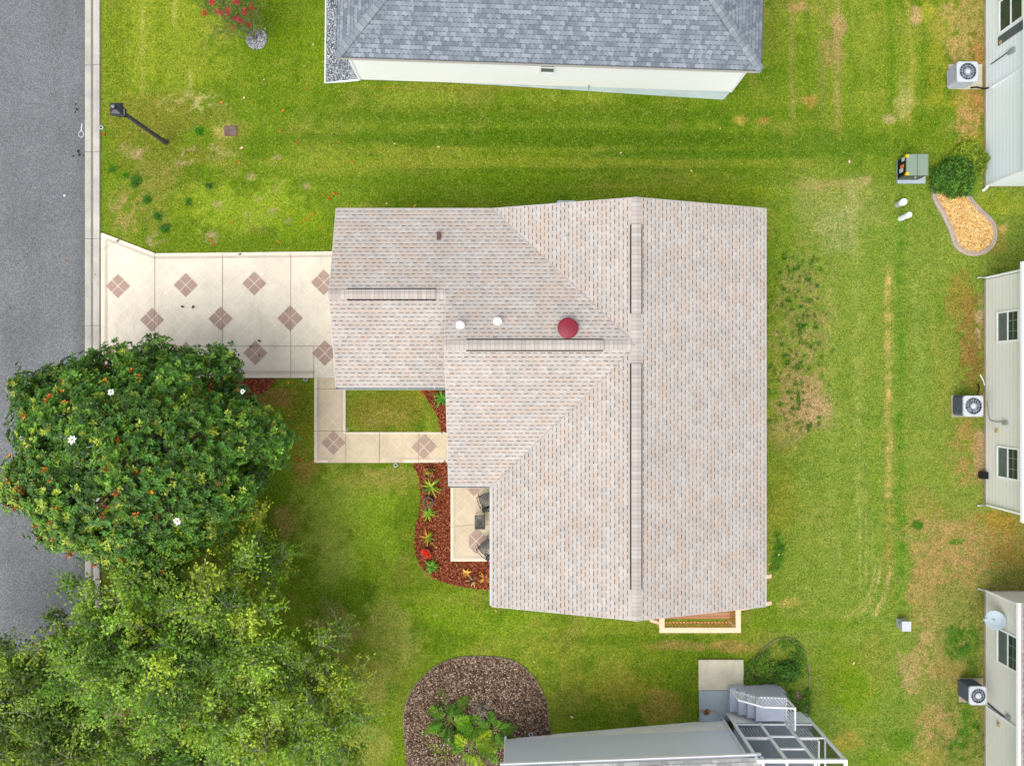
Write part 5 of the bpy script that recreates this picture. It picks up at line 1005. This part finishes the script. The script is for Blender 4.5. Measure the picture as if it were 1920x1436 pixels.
def flower(px, py, z, r, root):
    X, Y, Z = P(px, py, z); mb = MB()
    for k in range(7):
        a = 2*math.pi*k/7+.2*random.random(); d = Vector((math.cos(a), math.sin(a), .25)).normalized(); sd_ = Vector((-math.sin(a), math.cos(a), 0)); o = Vector((X, Y, Z)); q = r*random.uniform(.85, 1.1)
        mb.face([o, o+d*q*.45+sd_*q*.24, o+d*q*.85+sd_*q*.18+Vector((0, 0, .02)), o+d*q, o+d*q*.85-sd_*q*.18+Vector((0, 0, .02)), o+d*q*.45-sd_*q*.24])
    mb.lathe((X, Y, Z+.01), [(.035, 0), (.03, .05), (.012, .08)], 8, 1); mb.build('flower', [M['white'], M['tan']], root)
for px, py, z, r in ((136, 824, 6.75, .145), (209, 735, 6.4, .11), (333, 977, 6.75, .13), (455, 734, 5.4, .09), (41, 822, 5.6, .08)): flower(px, py, z, r, mag)

# ---- small-leaved trees: limbs, twigs that carry rows of little leaves
def oak(label, cx, cy, rx_, ry_, h0, h1, nl, twigs, cols, seed, leaf=.062, grp='small-leaved trees in the lower left corner', dens=18, pale=.5, keepf=None, spread=.9, trunk=.16):
    random.seed(seed); g0 = float(gz(cx)); root = thing('leafy_tree', label, 'tree', (cx, cy, g0), 0, grp)
    mb = MB(); mb.tube([(cx, cy, g0-.1), (cx+.05, cy, g0+.9), (cx-.05, cy+.08, g0+h0*.75), (cx, cy, (h0+h1)*.5)], [trunk*1.4, trunk, trunk*.85, trunk*.4], 10); mb.build('trunk', M['bark'], root)
    lt = MB(); tw = MB(); P_, D_, N_, L_, W_, C_ = [], [], [], [], [], []
    for i in range(nl):
        u = (i+.5)/nl; el_ = math.asin(1-u*1.05); a = i*2.39996+random.uniform(-.4, .4); rr = math.cos(el_)*random.uniform(.45, 1.0)*(1+.13*math.sin(3*a+seed)+.10*math.sin(5*a+2*seed)); zz = (h0+h1)/2+(h1-h0)/2*math.sin(el_)*random.uniform(.6, 1.0)
        c0 = Vector((cx+rx_*rr*math.cos(a), cy+ry_*rr*math.sin(a), zz)); st_ = Vector((cx, cy, g0+h0*random.uniform(.5, 1.0)))
        if keepf and not keepf(c0): continue
        pth = limb_path(st_, c0, .25, 6, .16); lt.tube(pth, [.06, .05, .036, .026, .018, .012, .007], 5, caps=False)
        tone = np.array(srgb(random.choice(cols)))*random.uniform(.85, 1.35)
        out = Vector((c0.x-cx, c0.y-cy, .6)).normalized()
        for k in range(twigs):
            b0 = pth[random.choice((3, 4, 5, 6, 6, 6))]+Vector([random.uniform(-.12, .12) for _ in range(3)])
            d = (out*random.uniform(.1, 1.0)+Vector([random.gauss(0, .7) for _ in range(3)])); d.z = abs(d.z)*.5+.1; d.normalize(); ln_ = random.uniform(.35, spread)
            e = b0+d*ln_+Vector((0, 0, -.10*ln_))
            if random.random() < .5: tw.tube([b0, b0.lerp(e, .5)+Vector((0, 0, .04)), e], [.015, .010, .004], 3, caps=False)
            n = dens; t_ = rng.uniform(.1, 1.05, n)[:, None]; p = np.array(b0)[None]*(1-t_)+np.array(e)[None]*t_+rng.normal(0, .06, (n, 3))
            dd = unit(np.array(d)[None]*.5+rng.normal(0, .6, (n, 3))+np.array([0, 0, .1])); P_.append(p); D_.append(dd); N_.append(unit(rng.normal(0, .45, (n, 3))+np.array([0, 0, 1.0]))); L_.append(leaf*rng.uniform(.7, 1.4, n)); W_.append(leaf*.30*rng.uniform(.8, 1.3, n)); C_.append(tone[None]*rng.uniform(.62, 1.35, (n, 1)))
    leaf_cloud('crown', np.concatenate(P_), np.concatenate(D_), np.concatenate(N_), np.concatenate(L_), np.concatenate(W_), np.concatenate(C_), M['oakleaf'], root, .2, .1)
    lt.build('limb', M['bark'], root); tw.build('twig', M['twig'], root); return root
GR = [(112, 142, 44), (128, 160, 52), (96, 128, 40), (142, 168, 60)]
oak('broad light green tree with pale twigs just below the magnolia', -11.2, -8.6, 4.4, 3.4, 2.6, 6.4, 92, 27, [(104, 140, 42), (120, 152, 48), (88, 124, 38), (132, 160, 56), (148, 166, 50)], 11, .10)
oak('darker open tree filling the bottom left corner beside the road', -16.0, -11.2, 4.0, 3.6, 2.2, 5.6, 80, 27, [(88, 114, 38), (104, 130, 42), (80, 104, 36), (122, 148, 48), (136, 152, 46)], 5, .10)
oak('thin yellow green tree reaching furthest right over the lower lawn', -7.3, -11.2, 3.0, 3.3, 1.8, 4.6, 50, 22, [(112, 140, 36), (130, 154, 40), (92, 122, 32), (146, 162, 46)], 23, .09)
oak('bright green low tree at the bottom edge below the others', -11.6, -13.6, 5.2, 2.3, 1.8, 4.6, 70, 25, [(110, 148, 46), (126, 160, 54), (92, 132, 42)], 31, .09)
oak('small yellow tipped tree between the magnolia and the lower lawn', -9.0, -6.4, 1.5, 1.5, 1.6, 3.8, 18, 20, [(116, 150, 34), (168, 176, 44), (88, 126, 34)], 41, .08, trunk=.08)

# ---- shrub above the golden mulch
def shrub(name, label, cat_, cx, cy, r, h, n, cols, leaf=.07, seed=3, lump=.25, grp=None, stems=7, bark='bark', flat=1.0):
    random.seed(seed); g0 = float(gz(cx)); root = thing(name, label, cat_, (cx, cy, g0), 0, grp); mb = MB()
    for k in range(stems): a = 2*math.pi*k/stems; mb.tube([(cx, cy, g0-.05), (cx+r*.35*math.cos(a), cy+r*.35*math.sin(a), g0+h*.5), (cx+r*.7*math.cos(a), cy+r*.7*math.sin(a), g0+h*.8)], [.02, .014, .006], 4)
    mb.build('stems', M[bark], root)
    d = unit(rng.normal(0, 1, (n, 3))); d[:, 2] = np.abs(d[:, 2]); a = np.arctan2(d[:, 1], d[:, 0]); k = 1+lump*(np.sin(3*a+seed)*.5+np.sin(7*a+d[:, 2]*5)*.4)*np.sqrt(1-d[:, 2]**2)
    q = rng.uniform(.45, 1.0, (n, 1))**.5; p = np.array([cx, cy, g0+h*.15])+d*np.array([r, r, h*.85])*q*k[:, None]*(1+lump*.5*(vnoise(d[:, 0]*3+9, d[:, 1]*3+9, 1.0, seed)-.5))[:, None]
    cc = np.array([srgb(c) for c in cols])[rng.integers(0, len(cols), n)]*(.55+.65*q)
    c = rosettes(p, unit(d+np.array([0, 0, .6])), 4, leaf, leaf*.28, cc, .5); leaf_cloud('foliage', *c, M['oakleaf'], root, .25, .1); return root
shrub('shrub', 'dense dark green shrub at the top of the golden mulch bed', 'shrub', 17.75, 8.25, .84, .95, 2000, [(56, 96, 22), (72, 116, 28), (96, 136, 36), (44, 78, 22)], .075, 4)
shrub('shrub', 'yellowish green low shrub squeezed between the dark shrub and the white house', 'shrub', 18.5, 9.1, .72, .55, 1400, [(120, 146, 30), (146, 158, 40), (96, 122, 34)], .06, 9)
shrub('shrub', 'small dark green clump in the planting island by the slab', 'shrub', rx(1481, -.5), ry(1262, -.5), .42, .5, 700, [(70, 116, 36), (92, 136, 44), (60, 100, 32)], .07, 12)
# low green cover in the planting island
n = 2600; x = rng.uniform(1394, 1518, n); y = rng.uniform(1196, 1345, n); k = inpoly(x, y, ISLAND) & (fbm(x, y, 30, 77) > .47); x, y = x[k], y[k]; Z = gz((x-960)*.0212); X = (x-960)*(H-Z)/F; Y = (718-y)*(H-Z)/F; n = len(X)
c = rosettes(np.stack([X, Y, Z+rng.uniform(.02, .1, n)], 1), np.repeat(np.array([[0, 0, 1.0]]), n, 0), 4, .07, .02, np.array([srgb((88, 130, 34)), srgb((112, 148, 42)), srgb((70, 108, 30))])[rng.integers(0, 3, n)], .5)
o = leaf_cloud('ground_cover', *c, M['oakleaf'], None, .2, .1); tag(o, 'low green creeping plants filling the planting island by the slab', 'ground cover', kind='stuff')
# weeds in the lawn: darker broad-leaved rosettes
def weeds(spots, name, label):
    P_, C_ = [], []
    for px, py, r, n in spots:
        g0 = G(px, py); q = rng.normal(0, r*.021*.5, (n, 2)); P_.append(np.stack([g0[0]+q[:, 0], g0[1]+q[:, 1], np.full(n, g0[2]+.02)+rng.uniform(0, .04, n)], 1)); C_.append(np.repeat(srgb((62, 112, 24))[None], n, 0)*rng.uniform(.6, 1.3, (n, 1)))
    P_ = np.concatenate(P_); c = rosettes(P_, np.repeat(np.array([[0, 0, 1.0]]), len(P_), 0), 4, .045, .014, np.concatenate(C_), .4); o = leaf_cloud(name, *c, M['oakleaf'], None, .2, .1); tag(o, label, 'weeds', kind='stuff')
weeds([(256, 340, 14, 60), (276, 375, 10, 40), (310, 428, 10, 40), (296, 408, 9, 34), (392, 350, 8, 26), (210, 318, 8, 20), (355, 378, 7, 20)], 'weeds', 'dark green weed clumps in the patchy front lawn')
weeds([(rng.normal(1498, 30), rng.uniform(480, 810), rng.uniform(1.5, 3.5), 3) for _ in range(110)]+[(1460+rng.normal(0, 9), rng.uniform(1000, 1070), 5, 6) for _ in range(12)]+[(rng.normal(1800, 24), rng.normal(1200, 28), 6, 4) for _ in range(22)]+[(rng.normal(1802, 26), rng.normal(1370, 34), 6, 4) for _ in range(24)], 'weeds', 'dark green weed clumps scattered in the back lawn')

# ---- flowering bush at the top edge
def crape():
    cx, cy = -10.15, 13.55; root = thing('flowering_bush', 'airy bush with crimson pink flowers at the top left of the lawn', 'bush', (cx, cy, 0)); random.seed(2)
    mb = MB(); tips_ = []
    for k in range(16):
        a = random.uniform(0, 6.28); r_ = random.uniform(.25, 1.15); e = Vector((cx-.15+r_*math.cos(a), cy+.1+r_*math.sin(a), random.uniform(1.5, 2.9))); p = limb_path((cx, cy, -.05), e, .1, 4, .05); mb.tube(p, [.022, .018, .013, .009, .004], 4); tips_.append(e)
        for q in range(3): f = p[2].lerp(e, random.random())+Vector((random.uniform(-.3, .3), random.uniform(-.3, .3), random.uniform(.05, .3))); tips_.append(f); mb.tube([p[2], f], [.008, .003], 3)
    mb.build('stems', M['twig'], root)
    P_ = np.concatenate([np.array(t)[None]+rng.normal(0, .16, (26, 3)) for t in tips_]); n = len(P_); cc = np.array([srgb((78, 116, 34)), srgb((110, 128, 44)), srgb((120, 96, 50)), srgb((60, 96, 30))])[rng.integers(0, 4, n)]
    c = rosettes(P_, unit(rng.normal(0, .4, (n, 3))+np.array([0, 0, 1.])), 3, .06, .017, cc, .5); leaf_cloud('foliage', *c, M['oakleaf'], root, .2, .1)
    for k, (px, py, z) in enumerate([(443, 4, 2.6), (459, 24, 2.4), (450, 39, 2.2), (438, 52, 1.7), (383, 26, 2.6), (428, 23, 2.5), (412, 24, 2.6), (441, 34, 2.0), (473, 15, 2.3), (398, 5, 2.7), (466, 48, 1.6)]):
        X, Y, Z = P(px, py, z); n = 26; q = rng.normal(0, .042, (n, 3)); cc = np.repeat(srgb((196, 44, 80) if k not in (4, 8, 10) else (176, 60, 50))[None], n, 0)*rng.uniform(.7, 1.2, (n, 1))
        c = rosettes(np.array([X, Y, Z])+q, unit(rng.normal(0, .6, (n, 3))+np.array([0, 0, 1.])), 3, .045, .018, cc, .5); leaf_cloud('flower_cluster', *c, M['petal'], root, .2, .1)
    return root
crape()

# ---- big lobed-leaf plants in the brown mulch
def frond_plant(label, px, py, z, nfr, L0, cols, seed, spread=1.15):
    random.seed(seed); g0 = G(px, py); root = thing('leafy_plant', label, 'plant', g0, 0, 'leafy plants in the brown mulch bed'); mb = MB(); Pp, D_, N_, L_, W_, C_ = [], [], [], [], [], []
    for k in range(nfr):
        a = k*2.39996; el_ = random.uniform(.25, 1.1); ln_ = L0*random.uniform(.75, 1.15); o = Vector(g0); d = Vector((math.cos(a)*math.cos(el_), math.sin(a)*math.cos(el_), math.sin(el_))); pts = [o+Vector((0, 0, .02))]
        for t in range(1, 9): f = t/8; pts.append(o+d*ln_*f*1.25*spread+Vector((0, 0, -.75*ln_*f*f)))
        for p in pts: p.z = max(p.z, g0[2]+.05)
        mb.tube(pts, [.016, .014, .012, .010, .009, .007, .006, .004, .003], 4)
        col = np.array(srgb(random.choice(cols)))*random.uniform(.8, 1.2); h = Vector((-math.sin(a), math.cos(a), 0))
        for t in np.linspace(.30, 1.0, 19):
            i = min(int(t*8), 7); p = pts[i].lerp(pts[i+1], t*8-i); ax_ = (pts[i+1]-pts[i]).normalized(); w_ = .30*L0*math.sin(min(1, (1.06-t)/.68)*2.2)**.8
            for sg in (1, -1):
                dd = (h*sg+ax_*random.uniform(.5, .9)+Vector((0, 0, random.uniform(-.15, .1)))).normalized(); Pp.append(p); D_.append(dd); N_.append((Vector((0, 0, 1))+h*sg*-.25)); L_.append(max(.08, w_*random.uniform(.85, 1.15))); W_.append(.011+.006*random.random()); C_.append(col*random.uniform(.75, 1.25))
    leaf_cloud('fronds', np.array(Pp), np.array(D_), unit(np.array(N_)), np.array(L_), np.array(W_), np.array(C_), M['oakleaf'], root, .3, .25); mb.build('stems', M['oakstem'], root)
M['oakstem'] = plain('green_stem', s(130, 150, 70), .7, .2, .15, 6)
frond_plant('dark green lobed-leaf plant on the left of the brown mulch bed', 842, 1348, 0, 15, .98, [(76, 130, 24), (104, 160, 30), (126, 174, 36)], 3)
frond_plant('yellow green lobed-leaf plant at the bottom of the brown mulch bed', 884, 1396, 0, 17, .92, [(176, 196, 40), (144, 180, 36), (200, 208, 50), (104, 154, 32)], 8)
frond_plant('smaller dark green plant against the corner of the blue grey house', 928, 1362, 0, 11, .74, [(70, 116, 30), (84, 134, 34), (104, 150, 38)], 12)
for px, py, lb in ((905, 1322, 'bare grey twiggy clump behind the lobed-leaf plants'),):
    g0 = G(px, py); root = thing('bare_shrub', lb, 'shrub', g0); mb = MB(); random.seed(6)
    for k in range(34): a = random.uniform(0, 6.28); r_ = random.uniform(.15, .6); mb.tube([Vector(g0), Vector(g0)+Vector((r_*.4*math.cos(a), r_*.4*math.sin(a), .25)), Vector(g0)+Vector((r_*math.cos(a+.3), r_*math.sin(a+.3), random.uniform(.2, .5)))], [.011, .008, .004], 4)
    mb.build('twigs', M['twig'], root)

# ---- plants and pots in the red mulch bed, and the courtyard fern
def spiky(label, px, py, n, L0, w0, cols, seed, lift=.8, name='spiky_plant', gpx=None):
    random.seed(seed); g0 = G(px, py, .03); root = thing(name, label, 'plant', g0, 0, 'plants in the red mulch beds'); V, Fc, C_ = [], [], []
    for k in range(n):
        a = k*2.39996+random.uniform(-.3, .3); ln_ = L0*random.uniform(.6, 1.15); up = random.uniform(.25, lift); h = np.array([math.cos(a), math.sin(a), 0]); sd_ = np.array([-math.sin(a), math.cos(a), 0]); col = np.array(srgb(random.choice(cols)))*random.uniform(.75, 1.25); b = len(V)
        for t in np.linspace(0, 1, 6):
            c0 = np.array(g0)+h*ln_*t+np.array([0, 0, ln_*(up*1.6*t-up*1.5*t*t)+.02]); w_ = w0*(1-.93*t**1.6)*(1 if t > 0 else .7); V += [c0-sd_*w_+np.array([0, 0, w_*.5]), c0, c0+sd_*w_+np.array([0, 0, w_*.5])]; C_ += [col, col*.85, col]
        for t in range(5):
            q = b+3*t; Fc += [[q, q+3, q+4, q+1], [q+1, q+4, q+5, q+2]]
    arr_mesh('leaves', np.array(V), np.array(Fc), M['oakleaf'], np.array(C_), root, True); return root
SG = [(128, 166, 40), (160, 186, 56), (90, 140, 36), (180, 190, 70)]
spiky('widest spiky plant with long pale tips, below the topmost pot', 808, 912, 24, .48, .030, SG, 1)
spiky('compact yellow green plant below the middle pot', 804, 962, 26, .34, .026, [(150, 184, 40), (110, 160, 40), (176, 200, 60)], 2)
spiky('spiky plant with orange tinged tips above the pot with the red flower', 803, 1008, 20, .40, .026, [(120, 156, 40), (190, 180, 60), (88, 136, 36), (206, 150, 50)], 3)
spiky('round bright green leafy plant, lowest in the red mulch bed', 809, 1061, 46, .32, .036, [(110, 164, 44), (140, 190, 60), (84, 140, 38)], 4)
spiky('green fern in the courtyard corner against the roof edge', 829, 748, 22, .46, .030, [(70, 140, 40), (96, 164, 50), (54, 116, 34)], 5)
spiky('small croton with yellow leaves left of the bronze plants', 874, 1073, 12, .24, .045, [(216, 176, 70), (196, 130, 50), (232, 200, 110), (150, 90, 50)], 6, name='croton_plant')
spiky('bronze and yellow leaved plant beside the patio mulch corner', 886, 1087, 18, .28, .040, [(120, 72, 50), (206, 160, 80), (90, 54, 44), (224, 190, 110)], 7, name='croton_plant')
spiky('gold tipped bronze plant nearest the gutter edge', 910, 1083, 16, .28, .040, [(196, 140, 60), (120, 66, 50), (224, 184, 90), (150, 84, 50)], 8, name='croton_plant')
def pot(px, py, r, h, label, mat, fc, seed, nf=26):
    g0 = G(px, py, .02); random.seed(seed); root = thing('plant_pot', label, 'plant pot', g0, 0, 'pots in the red mulch bed')
    mb = MB(); prof = [(r*.7, 0), (r*.95, h*.8), (r*1.06, h*.82), (r*1.08, h), (r*.9, h), (r*.86, h*.86)]; c = Vector(g0); n = 28; rings = [[c+Vector((q*math.cos(2*math.pi*k/n), q*math.sin(2*math.pi*k/n), z)) for k in range(n)] for q, z in prof]
    for r0_, r1_ in zip(rings, rings[1:]):
        for k in range(n): mb.face([r0_[k], r0_[(k+1) % n], r1_[(k+1) % n], r1_[k]], sm=True)
    mb.build('rim_and_body', mat, root); mb = MB(); mb.face(rings[-1]); mb.build('soil', M['soil'], root)
    k = nf; q = rng.normal(0, r*.38, (k, 3)); q[:, 2] = rng.uniform(.0, .12, k); cc = np.array([srgb(random.choice(fc)) for _ in range(k)]); c = rosettes(np.array(g0)+np.array([0, 0, h*.9])+q, unit(rng.normal(0, .4, (k, 3))+np.array([0, 0, 1.])), 4, .07, .02, cc, .5); leaf_cloud('flowers', *c, M['petal'], root, .2, .1)
pot(803.5, 886, .19, .24, 'topmost round pot in the red mulch, with small orange and green plants', M['pot'], [(150, 170, 50), (200, 120, 60), (110, 130, 40)], 1, 16)
pot(803.5, 940, .20, .24, 'middle round pot in the red mulch, holding sparse pinkish flowers', M['potb'], [(200, 60, 60), (150, 110, 70), (110, 140, 60), (120, 90, 70)], 2, 22)
pot(800, 1035, .17, .24, 'lowest dark pot in the red mulch, spilling vivid red flowers', M['potb'], [(236, 40, 20), (220, 50, 30), (240, 70, 30)], 3, 24)

# ---- patio chairs and little table, cast metal
def cast_grid(mb, c, u, v, w, h, n, t=.010, round_=False):
    """a lattice of crossing bars inside a w by h outline"""
    for i in range(n+1):
        f = -1+2*i/n
        for a, b in (((f, -1), (f, 1)), ((-1, f), (1, f))):
            p = [c+u*q[0]*w/2*(1-.18*max(0, -q[1]) if round_ else 1)+v*q[1]*h/2 for q in (a, b)]; mb.bar(p[0], p[1], t*2, t, up=u.cross(v))
        if i < n:
            g_ = -1+2*(i+1)/n; mb.bar(c+u*f*w/2-v*h/2, c+u*w/2-v*f*h/2, t*1.4, t*.9, up=u.cross(v)); mb.bar(c-u*f*w/2-v*h/2, c-u*w/2-v*f*h/2, t*1.4, t*.9, up=u.cross(v))
def chair(label, loc, rz):
    root = thing('patio_chair', label, 'chair', (0, 0, 0), 0, 'black metal chairs on the patio'); X_, Y_, Z_ = Vector((1, 0, 0)), Vector((0, 1, 0)), Vector((0, 0, 1))
    mb = MB(); cast_grid(mb, Vector((0, 0, .43)), X_, Y_, .50, .48, 8, .009, False); mb.tube([Vector((.27*math.cos(a), .26*math.sin(a) if math.sin(a) < 0 else .26*math.sin(a), .43)) for a in [2*math.pi*k/24 for k in range(25)]], .014, 6); mb.build('seat', M['iron'], root)
    mb = MB(); up = Vector((0, .24, .97)).normalized(); c = Vector((0, .30, .70)); cast_grid(mb, c, X_, up, .46, .46, 7, .008); mb.tube([Vector((-.25, .23, .43)), Vector((-.25, .32, .80)), Vector((-.14, .36, .94)), Vector((0, .37, .98)), Vector((.14, .36, .94)), Vector((.25, .32, .80)), Vector((.25, .23, .43))], .014, 6); mb.build('backrest', M['iron'], root)
    for sx in (-1, 1):
        mb = MB(); mb.tube([Vector((sx*.26, .30, .68)), Vector((sx*.31, .10, .69)), Vector((sx*.32, -.15, .67)), Vector((sx*.30, -.24, .60)), Vector((sx*.27, -.20, .44))], .015, 6); mb.build('armrest', M['iron'], root)
        for sy in (-1, 1): mb = MB(); mb.tube([Vector((sx*.23, sy*.2, .43)), Vector((sx*.25, sy*.23, .2)), Vector((sx*.27, sy*.27, 0))], .015, 6); mb.build('leg', M['iron'], root)
    root.location = loc; root.rotation_euler = (0, 0, rz); return root
pz = G(905, 980, .125)[2]
def onp(px, py, z): k = (H-pz-z)/F; return ((px-960)*k, (718-py)*k, pz)
chair('upper black lattice metal chair on the patio, half under the roof edge', onp(912, 937, .45), R(200)); chair('lower black lattice metal chair on the patio, nearest the mulch corner', onp(912, 1027, .45), R(222))
loc = onp(900, 979, .5); tb = thing('side_table', 'small black lattice side table between the two patio chairs', 'table', loc); c = Vector(loc)
mb = MB(); cast_grid(mb, c+Vector((0, 0, .50)), Vector((1, 0, 0)), Vector((0, 1, 0)), .36, .50, 8, .010); q = [(-.19, -.26), (.19, -.26), (.19, .26), (-.19, .26)]
for a, b in zip(q, q[1:]+q[:1]): mb.bar(c+Vector((a[0], a[1], .50)), c+Vector((b[0], b[1], .50)), .025, .02)
mb.tube([c+Vector((.07*math.cos(t), .07*math.sin(t)+.02, .515)) for t in [2*math.pi*k/16 for k in range(17)]], .012, 5); mb.build('table_top', M['iron'], tb)
for sx in (-1, 1):
    for sy in (-1, 1): mb = MB(); mb.tube([c+Vector((sx*.17, sy*.24, .49)), c+Vector((sx*.13, sy*.19, .25)), c+Vector((sx*.18, sy*.27, 0))], .013, 5); mb.build('leg', M['iron'], tb)

# ---- loose things by the steps
g0 = G(1325, 1333, .095); mb = MB(); random.seed(9)
P_ = np.array([[g0[0]+random.gauss(0, .09), g0[1]+random.gauss(0, .05), g0[2]+random.uniform(0, .03)] for _ in range(30)]); c = rosettes(P_, np.repeat(np.array([[0, 0, 1.]]), 30, 0), 3, .08, .02, np.array([srgb((150, 100, 60)), srgb((100, 80, 50)), srgb((170, 120, 60))])[rng.integers(0, 3, 30)], .3); o = leaf_cloud('dead_leaves', *c, M['chips'], None, .2, .1); tag(o, 'little heap of brown dead leaves on the blue grey slab', 'dead leaves', kind='stuff')
